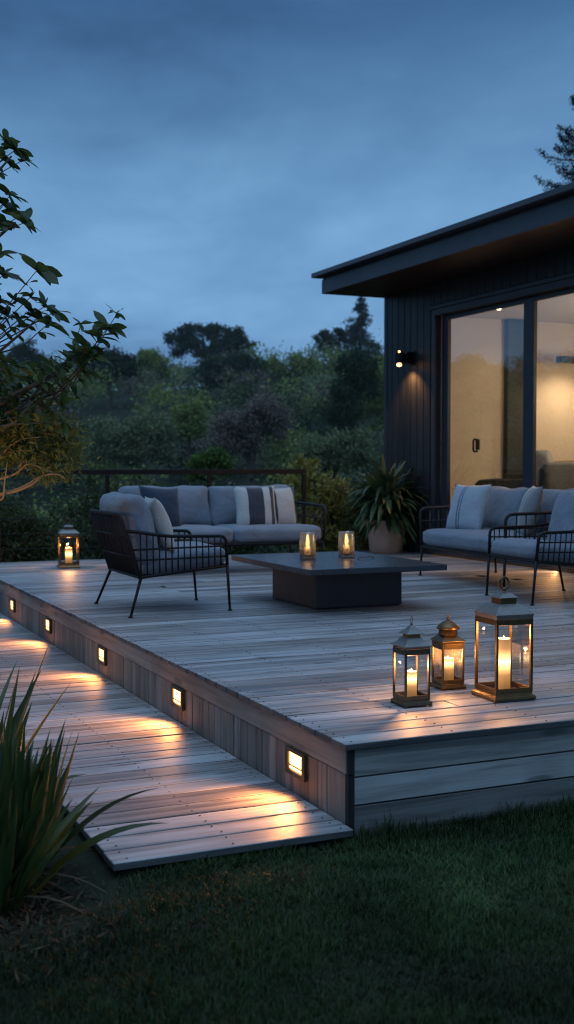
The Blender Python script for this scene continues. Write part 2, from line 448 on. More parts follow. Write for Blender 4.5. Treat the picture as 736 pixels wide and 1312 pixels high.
def pillow_mesh(w, h, t, n=16, seed=0):
    """knife-edge throw pillow: w on X, h on Z, thickness on Y"""
    mb = MB(); off = Vector((seed * 2.3, seed * 4.1, seed))
    def pt(i, j, sgn):
        u = 2 * i / n - 1; v = 2 * j / n - 1
        x = w / 2 * u * (1 - 0.07 * (1 - v * v)); z = h / 2 * v * (1 - 0.07 * (1 - u * u))
        th = t / 2 * ((1 - abs(u) ** 2.6) * (1 - abs(v) ** 2.6)) ** 0.55
        p = Vector((x, sgn * th, z))
        q = noise.noise_vector(p * 9 + off)
        edge = (1 - abs(u) ** 8) * (1 - abs(v) ** 8)
        p += Vector((q.x * 0.004, q.y * 0.010 * edge, q.z * 0.004))
        p.z -= 0.012 * (1 - v) * (1 - u * u) * 0.5
        return p
    vs = []; fs = []
    idx = {}
    for sgn in (-1, 1):
        for i in range(n + 1):
            for j in range(n + 1):
                border = i in (0, n) or j in (0, n)
                key = (i, j, 0 if border else sgn)
                if key not in idx:
                    idx[key] = len(vs); vs.append(pt(i, j, 0 if border else sgn))
    for sgn in (-1, 1):
        for i in range(n):
            for j in range(n):
                q = []
                for a, b in ((i, j), (i + 1, j), (i + 1, j + 1), (i, j + 1)):
                    border = a in (0, n) or b in (0, n)
                    q.append(idx[(a, b, 0 if border else sgn)])
                fs.append(tuple(q) if sgn < 0 else tuple(reversed(q)))
    mb.add(vs, fs)
    me = bpy.data.meshes.new('pillow'); me.from_pydata(mb.v, [], mb.f); me.update(); return me

def np_mesh(name, V, F, clump=None):
    """V (n,3), F (m,4) arrays to a mesh"""
    me = bpy.data.meshes.new(name)
    me.vertices.add(len(V)); me.vertices.foreach_set('co', np.ascontiguousarray(V, dtype=np.float32).ravel())
    k = F.shape[1]
    me.loops.add(F.size); me.loops.foreach_set('vertex_index', np.ascontiguousarray(F, dtype=np.int32).ravel())
    me.polygons.add(len(F)); me.polygons.foreach_set('loop_start', np.arange(0, F.size, k, dtype=np.int32))
    me.update(calc_edges=True)
    if clump is not None:
        a = me.attributes.new('clump', 'FLOAT', 'POINT'); a.data.foreach_set('value', np.ascontiguousarray(clump, dtype=np.float32))
    return me

def leaf_quads(rng, P, size, aspect=2.2, up=0.25, nrm=None, jitter=1.0):
    """diamond leaves (4 verts) at points P with random directions"""
    n = len(P)
    d = rng.normal(size=(n, 3)) * jitter
    if nrm is not None: d += nrm
    d[:, 2] += up
    d /= np.linalg.norm(d, axis=1)[:, None] + 1e-9
    s = rng.normal(size=(n, 3)); s -= (s * d).sum(1)[:, None] * d; s /= np.linalg.norm(s, axis=1)[:, None] + 1e-9
    L = size * rng.uniform(0.6, 1.35, n)[:, None]
    Wd = L / aspect
    a = P; b = P + d * L * 0.5 + s * Wd * 0.5; c = P + d * L; e = P + d * L * 0.5 - s * Wd * 0.5
    V = np.stack([a, b, c, e], 1).reshape(-1, 3)
    F = np.arange(4 * n, dtype=np.int32).reshape(-1, 4)
    return V, F

def foliage(blobs, n_clump, per, size, seed, spread=0.22, aspect=2.0, shell=(0.55, 1.0), up=0.25, bottom=-0.6):
    """blobs: (cx,cy,cz,rx,ry,rz). clumps on a lumpy shell, each a small puff of leaves -> V,F,clump value"""
    rng = np.random.default_rng(seed)
    Ps = []; Cl = []
    w = np.array([b[3] * b[5] for b in blobs]); w = w / w.sum()
    for bi, b in enumerate(blobs):
        k = max(3, int(n_clump * w[bi]))
        d = rng.normal(size=(k, 3)); d /= np.linalg.norm(d, axis=1)[:, None]
        d[:, 2] = np.where(d[:, 2] < bottom, -d[:, 2], d[:, 2])
        r = rng.uniform(shell[0], shell[1], k) ** 0.6
        lum = 0.82 + 0.30 * np.sin(d[:, 0] * 5 + seed + bi) * np.cos(d[:, 1] * 4 - seed) 
        c = np.array(b[:3]) + d * (r * lum)[:, None] * np.array(b[3:6])
        rad = spread * (b[3] + b[5]) * 0.5
        for ci in range(k):
            m = int(per * rng.uniform(0.5, 1.4))
            q = rng.normal(size=(m, 3)) * rad * np.array([1, 1, 0.65]) * 0.55
            Ps.append(c[ci] + q)
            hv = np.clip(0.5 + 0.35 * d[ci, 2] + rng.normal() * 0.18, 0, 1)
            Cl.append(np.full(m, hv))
    P = np.concatenate(Ps); Cl = np.concatenate(Cl)
    V, F = leaf_quads(rng, P, size, aspect, up)
    return V, F, np.repeat(Cl, 4)

def foliage_obj(name, mat, parent, *a, **k):
    V, F, c = foliage(*a, **k)
    return link(name, np_mesh(name, V, F, c), mat, parent)

# ------------------------------------------------------------------ world: dusk overcast
w = bpy.data.worlds.new('World'); scn.world = w; w.use_nodes = True
w.node_tree.nodes.clear(); T = NT(w.node_tree)
wo = T.n('ShaderNodeOutputWorld'); bg = T.n('ShaderNodeBackground'); T.l(bg.outputs[0], wo.inputs[0])
sky = T.n('ShaderNodeTexSky'); sky.sky_type = 'NISHITA'; sky.sun_disc = False
sky.sun_elevation = math.radians(1.5); sky.sun_rotation = math.radians(250)
gen = T.n('ShaderNodeTexCoord').outputs['Generated']
sx = T.n('ShaderNodeSeparateXYZ'); T.l(gen, sx.inputs[0])
el = sx.outputs[2]
grad = T.ramp(T.math('MULTIPLY_ADD', el, 0.5, 0.5), [(0.0, (0.02, 0.03, 0.04)), (0.49, (0.08, 0.15, 0.25)), (0.52, (0.170, 0.370, 0.66)), (0.565, (0.205, 0.435, 0.75)), (0.615, (0.150, 0.340, 0.615)), (0.68, (0.060, 0.165, 0.35)), (0.76, (0.12, 0.24, 0.42)), (1.0, (0.50, 0.90, 1.45))])
# cloud layers: flatten towards the horizon like a real cloud deck
dv = T.n('ShaderNodeVectorMath', operation='DIVIDE'); T.l(gen, dv.inputs[0])
cz = T.n('ShaderNodeCombineXYZ'); zc = T.math('ADD', T.math('MAXIMUM', el, 0.0), 0.16)
for i in range(3): T.l(zc, cz.inputs[i])
T.l(cz.outputs[0], dv.inputs[1])
c1 = T.noise(T.mapping(dv.outputs[0], (0.95, 0.75, 1.0), (3.1, 1.2, 0.0), (0, 0, 0.5)), 1.0, 7, 0.55, 0.25)
c2 = T.noise(T.mapping(dv.outputs[0], (1.3, 1.0, 1.0), (0.4, 5.2, 2.0), (0, 0, 0.35)), 2.3, 7, 0.58, 0.3)
cc = T.math('ADD', T.math('MULTIPLY', c1, 0.7), T.math('MULTIPLY', c2, 0.3))
cl = T.ramp(cc, [(0.36, (0.56, 0.60, 0.65)), (0.45, (0.85, 0.87, 0.90)), (0.53, (1.03, 1.02, 1.01)), (0.62, (1.28, 1.22, 1.15))])
skyc = T.mix(1.0, grad, cl, 'MULTIPLY')
nis = T.mix(1.0, sky.outputs[0], (0.03, 0.03, 0.03), 'MULTIPLY')
T.l(T.mix(0.12, skyc, nis), bg.inputs[0])
bg.inputs[1].default_value = 1.0

sun = bpy.data.lights.new('dusk_skylight', 'SUN'); sun.energy = 0.4; sun.angle = math.radians(50); sun.color = (0.58, 0.78, 1.0)
so = bpy.data.objects.new('dusk_skylight', sun); col.objects.link(so)
so.rotation_euler = Vector((0.35, 0.25, -1.0)).to_track_quat('-Z', 'Y').to_euler()

WARM = (1.0, 0.43, 0.13)
def point(name, loc, e, r=0.02, c=WARM):
    l = bpy.data.lights.new(name, 'POINT'); l.energy = e; l.shadow_soft_size = r; l.color = c
    o = bpy.data.objects.new(name, l); col.objects.link(o); o.location = loc; return o
def spot(name, loc, d, e, ang, blend=0.6, r=0.02, c=WARM):
    l = bpy.data.lights.new(name, 'SPOT'); l.energy = e; l.spot_size = math.radians(ang); l.spot_blend = blend; l.shadow_soft_size = r; l.color = c
    o = bpy.data.objects.new(name, l); col.objects.link(o); o.location = loc
    o.rotation_euler = Vector(d).to_track_quat('-Z', 'Y').to_euler(); return o

# ------------------------------------------------------------------ ground and hill
def hill(x, y):
    dx, dy = x - CP.x, y - CP.y
    r = math.hypot(dx, dy)
    def ss(a, b, t):
        t = max(0, min(1, (t - a) / (b - a))); return t * t * (3 - 2 * t)
    back = ss(9.3, 10.5, y) 
    side = ss(-2.5, -7.0, x) * 0.0
    z = -1.6 * ss(9.3, 17, y)
    z += 8.6 * ss(24, 84, r) * ss(6, 30, y)
    z += noise.noise(Vector((x * 0.05, y * 0.05, 3))) * 1.1 * ss(20, 40, r)
    z -= 6 * ss(110, 300, r)
    return z
xs = sorted(set([-400, -250, -160] + list(range(-120, 161, 8)) + [x * 0.5 for x in range(-16, 28)] + [220, 320, 450]))
ys = sorted(set([-60, -30, -15] + [y * 0.5 for y in range(-16, 44)] + list(range(22, 130, 6)) + [150, 200, 300, 450, 700]))
V = [(x, y, hill(x, y)) for x in xs for y in ys]
ny = len(ys)
F = [(i * ny + j, (i + 1) * ny + j, (i + 1) * ny + j + 1, i * ny + j + 1) for i in range(len(xs) - 1) for j in range(ny - 1)]
g = MB(); g.add(V, F)
tag(g.build('ground', 'ground', smooth=True), kind='structure')

# ------------------------------------------------------------------ deck
DX1, DY1 = 5.24, 9.0
deck = structure('deck')
b = MB(); rr = random.Random(3)
pitch, bw = 0.140, 0.1275
nb = int(DY1 / pitch)
for i in range(nb):
    y0 = -0.016 + i * pitch
    xa = -0.014 + rr.uniform(-0.003, 0.003)
    cuts = sorted(rr.uniform(0.7, 4.6) for _ in range(rr.choice((1, 1, 2))))
    edges = [xa] + cuts + [DX1]
    for k in range(len(edges) - 1):
        if edges[k + 1] - edges[k] < 0.25: continue
        dz = rr.uniform(-0.0012, 0.0012)
        b.box(edges[k] + (0.0015 if k else 0), edges[k + 1] - 0.0015, y0, y0 + bw, ZD - 0.026 + dz, ZD + dz)
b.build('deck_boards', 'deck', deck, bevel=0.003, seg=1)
b = MB(); b.box(0.03, DX1 - 0.02, 0.05, DY1 - 0.06, 0.02, ZD - 0.060); b.build('joists', 'dark_gap', deck)
b = MB()
for i in range(nb):
    for j in range(12):
        for q in (0.028, 0.10):
            b.lathe([(0.0042, 0.0), (0.0042, 0.0018), (0.002, 0.0006)], 6, c=(0.022 + j * 0.45 + rr.uniform(-.006, .006), -0.016 + i * pitch + q, ZD - 0.0002))
b.build('screws', 'screw', deck)
b = MB(); ya = 0.012
while ya < DY1 - 0.05:                    # edge board under the plank ends, in lengths
    yb = min(DY1, ya + rr.uniform(2.2, 3.4))
    b.box(0.0, 0.026, ya, yb - 0.003, 0.246, ZD - 0.029); ya = yb
b.build('edge_board', 'fascia', deck, bevel=0.003, seg=1)
b = MB(); y = 0.028; 
while y < DY1 - 0.1:
    wv = rr.choice((0.083, 0.085, 0.088, 0.08))
    b.box(0.006 + rr.uniform(-0.002, 0.002), 0.026, y, y + wv - 0.005, 0.03, 0.243); y += wv
b.build('side_skirting', 'skirt', deck, bevel=0.002, seg=1)
b = MB(); b.box(0.004, 0.03, -0.002, 0.024, 0.02, 0.243); b.box(0.002, 0.028, -0.004, 0.010, 0.2465, 0.34)
b.build('corner_post', 'dark_gap', deck)
b = MB()
for k, (z0, z1) in enumerate(((0.236, ZD - 0.031), (0.126, 0.230), (0.0, 0.120))):
    xx = 0.032
    for xb in ((2.9, DX1), (3.7, DX1), (2.3, DX1))[k]:
        b.box(xx, xb - 0.002, 0.0 + 0.003 * k, 0.028, z0, z1); xx = xb
b.build('front_cladding', 'deck_front', deck, bevel=0.003, seg=1)
b = MB()
for k in range(14): b.box(0.1 + k * 0.38, 0.19 + k * 0.38, DY1 - 0.05, DY1 - 0.03, 0.0, 0.3)
b.build('rear_post', 'dark_gap', deck)

# ------------------------------------------------------------------ walkway
wk = structure('walkway')
b = MB(); ZW = 0.055; y = -0.055; i = 0
while y < 8.6:
    dz = rr.uniform(-0.0012, 0.0012)
    b.box(-0.925 + rr.uniform(-0.004, 0.004), 0.0 - 0.001, y, y + 0.1335, ZW - 0.028 + dz, ZW + dz); y += 0.1465
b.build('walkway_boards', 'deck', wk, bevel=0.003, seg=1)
b = MB(); y = -0.055
while y < 8.6:
    for xq in (-0.875, -0.47, -0.045):
        for q in (0.03, 0.105): b.lathe([(0.0042, 0.0), (0.0042, 0.0018), (0.002, 0.0006)], 6, c=(xq + rr.uniform(-.008, .008), y + q, ZW - 0.0002))
    y += 0.1465
b.build('screws', 'screw', wk)
b = MB(); b.box(-0.89, -0.86, -0.03, 8.6, -0.02, ZW - 0.03); b.box(-0.06, -0.03, -0.03, 8.6, -0.02, ZW - 0.03); b.box(-0.88, -0.04, -0.02, 8.6, -0.03, 0.012)
b.build('bearers', 'dark_gap', wk)

# ------------------------------------------------------------------ step lights
M['lens'] = emit('warm_lit_lens', (1.0, 0.54, 0.19), 5.0)
def step_light():
    t = thing('step_light', 'x', 'step light')
    b = MB()                                     # housing with a recess, on the skirting face x = 0
    b.box(-0.014, 0.004, -0.095, 0.095, 0.040, 0.056); b.box(-0.014, 0.004, -0.095, 0.095, -0.056, -0.036)
    b.box(-0.014, 0.004, -0.095, -0.068, -0.036, 0.040); b.box(-0.014, 0.004, 0.068, 0.095, -0.036, 0.040)
    b.build('housing', 'bronze', t, bevel=0.003)
    b = MB(); b.box(-0.004, 0.0035, -0.066, 0.066, -0.034, 0.038); b.build('lens', 'lens', t)
    b = MB(); b.box(-0.010, -0.0055, -0.067, 0.067, -0.018, -0.014); b.build('louvre', 'bronze', t)
    return t
SL = [(0.455, 'recessed step light nearest the front corner of the deck'),
      (1.975, 'second recessed step light from the front deck corner'),
      (3.50, 'third recessed step light, halfway along the deck skirting'),
      (5.08, 'fourth recessed step light from the front, second from the far end'),
      (6.50, 'farthest and smallest recessed step light by the photo edge')]
proto = step_light()
for k, (y, lab) in enumerate(SL):
    o = proto if k == 0 else copy_tree(proto)
    o.location = (0, y, 0.186)
    tag(o, lab, 'step light', 'step lights in the deck skirting')
    spot('step_light_beam', (-0.025, y, 0.180), (-1.0, -0.12, -0.30), 34.0, 145, 0.9, 0.035, (1.0, 0.37, 0.10))

# ------------------------------------------------------------------ seating
def rot_x(a): return Matrix.Rotation(a, 4, 'X')

def make_armchair(label):
    """faces +X, origin on the deck under its middle"""
    t = thing('armchair', label, 'armchair', group='black rod armchairs around the coffee table')
    for sy in (-1, 1):
        b = MB(); b.tube([(0.375, sy * 0.36, 0.0), (0.350, sy * 0.37, 0.335)], [0.009, 0.012], 10); b.lathe([(0.016, 0), (0.016, 0.008), (0.009, 0.016)], 10, c=(0.375, sy * 0.36, 0)); b.build('leg', 'black', t, smooth=True)
        b = MB(); b.tube([(-0.40, sy * 0.455, 0.0), (-0.30, sy * 0.385, 0.275)], [0.009, 0.012], 10); b.lathe([(0.016, 0), (0.016, 0.008), (0.009, 0.016)], 10, c=(-0.40, sy * 0.455, 0)); b.build('leg', 'black', t, smooth=True)
    b = MB(); b.tube(bend([(0.35, -0.37, 0.33), (0.35, 0.37, 0.33), (-0.31, 0.385, 0.27), (-0.31, -0.385, 0.27), (0.35, -0.37, 0.33)], 0.03), 0.012, 8)
    for k in range(9):
        y = -0.32 + k * 0.08
        b.tube([(0.35, y, 0.328), (-0.31, y, 0.268)], 0.006, 6)
    b.build('seat_frame', 'black', t, smooth=True)
    tx = -0.455
    b = MB()
    b.tube(bend([(-0.31, -0.385, 0.27), (tx, -0.41, 0.715), (tx, 0.41, 0.715), (-0.31, 0.385, 0.27)], 0.05), 0.013, 8)
    for k in range(21):
        u = -1 + 2 * k / 20
        p0 = Vector((-0.31, 0.37 * u, 0.27)); p1 = Vector((tx, 0.40 * u + 0.012 * math.sin(k * 2.1), 0.715))
        mid = (p0 + p1) / 2 + Vector((-0.02, 0.01 * math.sin(k * 1.7), 0))
        b.tube([p0, mid, p1], 0.0075, 6)
    for f_ in (0.33, 0.66):
        x = -0.31 + (tx + 0.31) * f_ - 0.014; z = 0.27 + 0.445 * f_
        b.tube([(x, -0.39, z), (x - 0.01, 0, z), (x, 0.39, z)], 0.0065, 6)
    b.build('backrest', 'cord', t, smooth=True)
    for sy in (-1, 1):
        b = MB()
        b.tube(bend([(0.350, sy * 0.37, 0.335), (0.335, sy * 0.385, 0.545), (-0.1, sy * 0.40, 0.555), (-0.415, sy * 0.405, 0.60)], 0.05), 0.0125, 8)
        for k in range(14):
            x = 0.30 - k * 0.046
            z0 = 0.27 + (x + 0.31) / 0.66 * 0.06
            b.tube([(x, sy * 0.375, z0), (x - 0.01, sy * 0.395, 0.55 + max(0, -x) * 0.09)], 0.0055, 6)
        for zz in (0.40, 0.475): b.tube([(0.343, sy * 0.377, zz), (-0.36, sy * 0.395, zz - 0.01)], 0.0065, 6)
        b.build('armrest', 'black', t, smooth=True)
    o = link('seat_cushion', cushion_mesh(0.66, 0.68, 0.13, seed=2), 'cush', t, (0.03, 0, 0.375), (0, -0.085, 0), smooth=True)
    o = link('back_cushion', cushion_mesh(0.50, 0.72, 0.15, R=0.05, seed=3, bulge=0.05, n=18, side=-0.05, lump=0.018), 'cush', t, (-0.27, 0, 0.60), (0, -0.27 - PI / 2, 0), smooth=True)
    return t

def make_sofa(name, label, width, seats, group=None, depth=0.86):
    """faces -Y, origin on the deck under its middle"""
    t = thing(name, label, 'sofa', group=group)
    hw, hd = width / 2, depth / 2
    for sx_ in (-1, 1):
        for sy in (-1, 1):
            b = MB(); x = sx_ * (hw - 0.04); y = sy * (hd - 0.03)
            b.tube([(x + sx_ * 0.01, y + sy * 0.015, 0), (x, y, 0.29)], [0.010, 0.014], 10)
            b.lathe([(0.017, 0), (0.017, 0.008), (0.010, 0.016)], 10, c=(x + sx_ * 0.01, y + sy * 0.015, 0)); b.build('leg', 'black', t, smooth=True)
    b = MB()
    b.tube(bend([(-hw + 0.03, -hd + 0.03, 0.285), (hw - 0.03, -hd + 0.03, 0.285), (hw - 0.03, hd - 0.03, 0.275), (-hw + 0.03, hd - 0.03, 0.275), (-hw + 0.03, -hd + 0.03, 0.285)], 0.03), 0.016, 8)
    k = int(width / 0.12)
    for i in range(1, k):
        x = -hw + 0.03 + (width - 0.06) * i / k
        b.tube([(x, -hd + 0.03, 0.283), (x, hd - 0.03, 0.274)], 0.007, 6)
    b.build('base_frame', 'black', t, smooth=True)
    b = MB()
    b.tube(bend([(-hw + 0.03, hd - 0.03, 0.28), (-hw + 0.02, hd + 0.05, 0.72), (hw - 0.02, hd + 0.05, 0.72), (hw - 0.03, hd - 0.03, 0.28)], 0.06), 0.014, 8)
    k = int(width / 0.075)
    for i in range(1, k):
        x = -hw + 0.02 + (width - 0.04) * i / k
        b.tube([(x, hd - 0.03, 0.28), (x, hd + 0.02, 0.5), (x, hd + 0.05, 0.72)], 0.0065, 6)
    b.tube([(-hw + 0.02, hd + 0.022, 0.5), (hw - 0.02, hd + 0.022, 0.5)], 0.0065, 6)
    b.build('back_frame', 'cord', t, smooth=True)
    for sx_ in (-1, 1):
        b = MB(); x = sx_ * (hw - 0.012)
        b.tube(bend([(x - sx_ * 0.02, -hd + 0.03, 0.28), (x, -hd + 0.015, 0.645), (x, 0.0, 0.655), (x, hd + 0.045, 0.67)], 0.075), 0.0145, 8)
        for i in range(8):
            y = -hd + 0.12 + i * (depth - 0.12) / 8
            b.tube([(x - sx_ * 0.012, y, 0.28), (x, y + 0.004, 0.65)], 0.0062, 6)
        for z in (0.40, 0.525):
            b.tube([(x - sx_ * 0.008, -hd + 0.02, z), (x - sx_ * 0.004, hd + 0.015, z + 0.005)], 0.0062, 6)
        b.build('armrest', 'cord', t, smooth=True)
    ns = seats[0]; cw = (width - 0.09) / ns
    for i in range(ns):
        x = -hw + 0.045 + cw * (i + 0.5)
        link('seat_cushion', cushion_mesh(cw - 0.006, 0.76, 0.145, R=0.05, seed=10 + i, n=16, side=0.2), 'cush', t, (x, -0.045, 0.372), (0, 0, 0), smooth=True)
    nbk = seats[1]; cw = (width - 0.11) / nbk
    for i in range(nbk):
        x = -hw + 0.055 + cw * (i + 0.5)
        link('back_cushion', cushion_mesh(cw - 0.004, 0.43, 0.14, R=0.05, seed=20 + i, bulge=0.055, n=18, side=-0.05, lump=0.018), 'cush', t, (x, hd - 0.12, 0.63), (PI / 2 - 0.20, 0, 0.01 * (i * 2 - 1)), smooth=True)
    return t

ch = make_armchair('black rod armchair on the left, seen from behind, holding a cream pillow')
ch.location = (0.70, 4.33, ZD); ch.rotation_euler = (0, 0, 0.0)
ch2 = copy_tree(ch)
tag(ch2, 'black rod armchair cut off by the right edge, beside the tall lantern', 'armchair')
ch2.location = (3.68, 3.66, ZD); ch2.rotation_euler = (0, 0, PI - 0.10)

sf = make_sofa('sofa', 'long grey two-cushion sofa facing the camera by the railing', 2.00, (2, 2), 'grey cushioned outdoor sofas')
sf.location = (2.17, 7.06, ZD)
lv = make_sofa('sofa', 'grey two-seat sofa standing before the lit glass doors', 1.58, (1, 2), 'grey cushioned outdoor sofas')
lv.location = (4.10, 4.98, ZD); lv.rotation_euler = (0, 0, -PI / 2 - 0.06)

def pillow(label, mat, size, loc, tilt, rz, seed, t=0.15, spin=0.0, hgt=None):
    o = link('throw_pillow', pillow_mesh(size, hgt or size, t, seed=seed), mat, None, loc, None, smooth=True)
    o.rotation_euler = (Matrix.Rotation(rz, 3, 'Z') @ Matrix.Rotation(tilt, 3, 'X') @ Matrix.Rotation(spin, 3, 'Y')).to_euler()
    return tag(o, label, 'pillow', 'scatter pillows on the seating')
pillow('charcoal and white bold striped pillow on the long sofa', 'stripe_a', 0.44, (2.53, 6.98, ZD + 0.635), -0.28, -0.10, 1)
pillow('half hidden white striped pillow tucked behind the bold striped one', 'stripe_b', 0.42, (2.82, 7.06, ZD + 0.630), -0.25, 0.10, 2)
pillow('plain slate blue pillow at the left end of the long sofa', 'navy', 0.44, (1.52, 6.95, ZD + 0.64), -0.32, 0.22, 3, 0.18, 0.07)
pillow('cream pillow standing in the left armchair', 'cream', 0.42, (0.62, 4.22, ZD + 0.63), -0.33, -PI / 2 - 0.12 + PI, 4)
pillow('pale pillow with thin dark seam lines on the two-seat sofa', 'stripe_c', 0.47, (4.055, 5.44, ZD + 0.655), -0.30, -PI / 2 + 0.22, 5, 0.16)
pillow('white and grey striped pillow at the near end of the two-seat sofa', 'stripe_d', 0.46, (4.08, 4.50, ZD + 0.66), -0.30, -PI / 2 - 0.45, 6, 0.16)

# ------------------------------------------------------------------ coffee table
tb = thing('coffee_table', 'low dark square coffee table with a thick slab top on a block base', 'coffee table', (2.03, 4.15, ZD))
b = MB(); b.box(-0.61, 0.50, -0.80, 0.68, 0.292, 0.335); b.build('table_top', 'tabletop', tb, bevel=0.006)
b = MB(); b.box(-0.37, 0.35, -0.40, 0.40, 0.006, 0.290); b.build('base', 'tablebase', tb, bevel=0.008)
b = MB(); b.box(-0.35, 0.33, -0.38, 0.38, 0.0, 0.0055); b.build('plinth', 'black', tb)
b = MB(); b.tube(bend([(0.10, -0.17, 0.3345), (0.10, -0.17, 0.352), (0.26, -0.11, 0.352), (0.26, -0.11, 0.3345)], 0.01), 0.0035, 6); b.build('pull_handle', 'brass', tb, smooth=True)

M['flame'] = emit('candle_flame', (1.0, 0.62, 0.22), 14.0)
def flame_mb(c, s=1.0):
    return MB().lathe([(0.0006, 0), (0.005 * s, 0.008 * s), (0.0065 * s, 0.016 * s), (0.0045 * s, 0.028 * s), (0.0008, 0.042 * s)], 10, c=c)

def votive(label, clabel, loc):
    t = thing('candle_glass', label, 'candle holder', loc, group='votive glasses on the coffee table')
    R_, H_ = 0.062, 0.200
    prof = [(R_ - 0.006, 0.0), (R_, 0.006), (R_ + 0.002, H_ * 0.5), (R_, H_), (R_ - 0.004, H_ + 0.001), (R_ - 0.005, 0.02), (0.002, 0.018)]
    MB().lathe(prof, 28, cap=False).build('glass', 'votive', t, smooth=True)
    MB().lathe([(R_ - 0.008, 0.019), (R_ - 0.008, 0.032), (0.001, 0.033)], 24, cap=False).build('sand', 'soil', t, smooth=True)
    c = thing('candle', clabel, 'candle', (loc[0], loc[1], loc[2] + 0.033), group='candles in the votive glasses')
    M.setdefault('wax_v', waxmat('votive_wax', 0.06, 0.9, 10.0))
    MB().lathe([(0.026, 0), (0.027, 0.055), (0.022, 0.058), (0.0, 0.054)], 20).build('wax', 'wax_v', c, smooth=True)
    flame_mb((0, 0, 0.056), 2.4).build('flame', 'flame', c, smooth=True)
    point('votive_light', (loc[0], loc[1], loc[2] + 0.125), 2.0, 0.010)
votive('textured candle glass on the left of the coffee table', 'lit candle inside the left candle glass', (1.81, 4.21, ZD + 0.336))
votive('textured candle glass on the right of the coffee table', 'lit candle inside the right candle glass', (2.16, 4.24, ZD + 0.336))

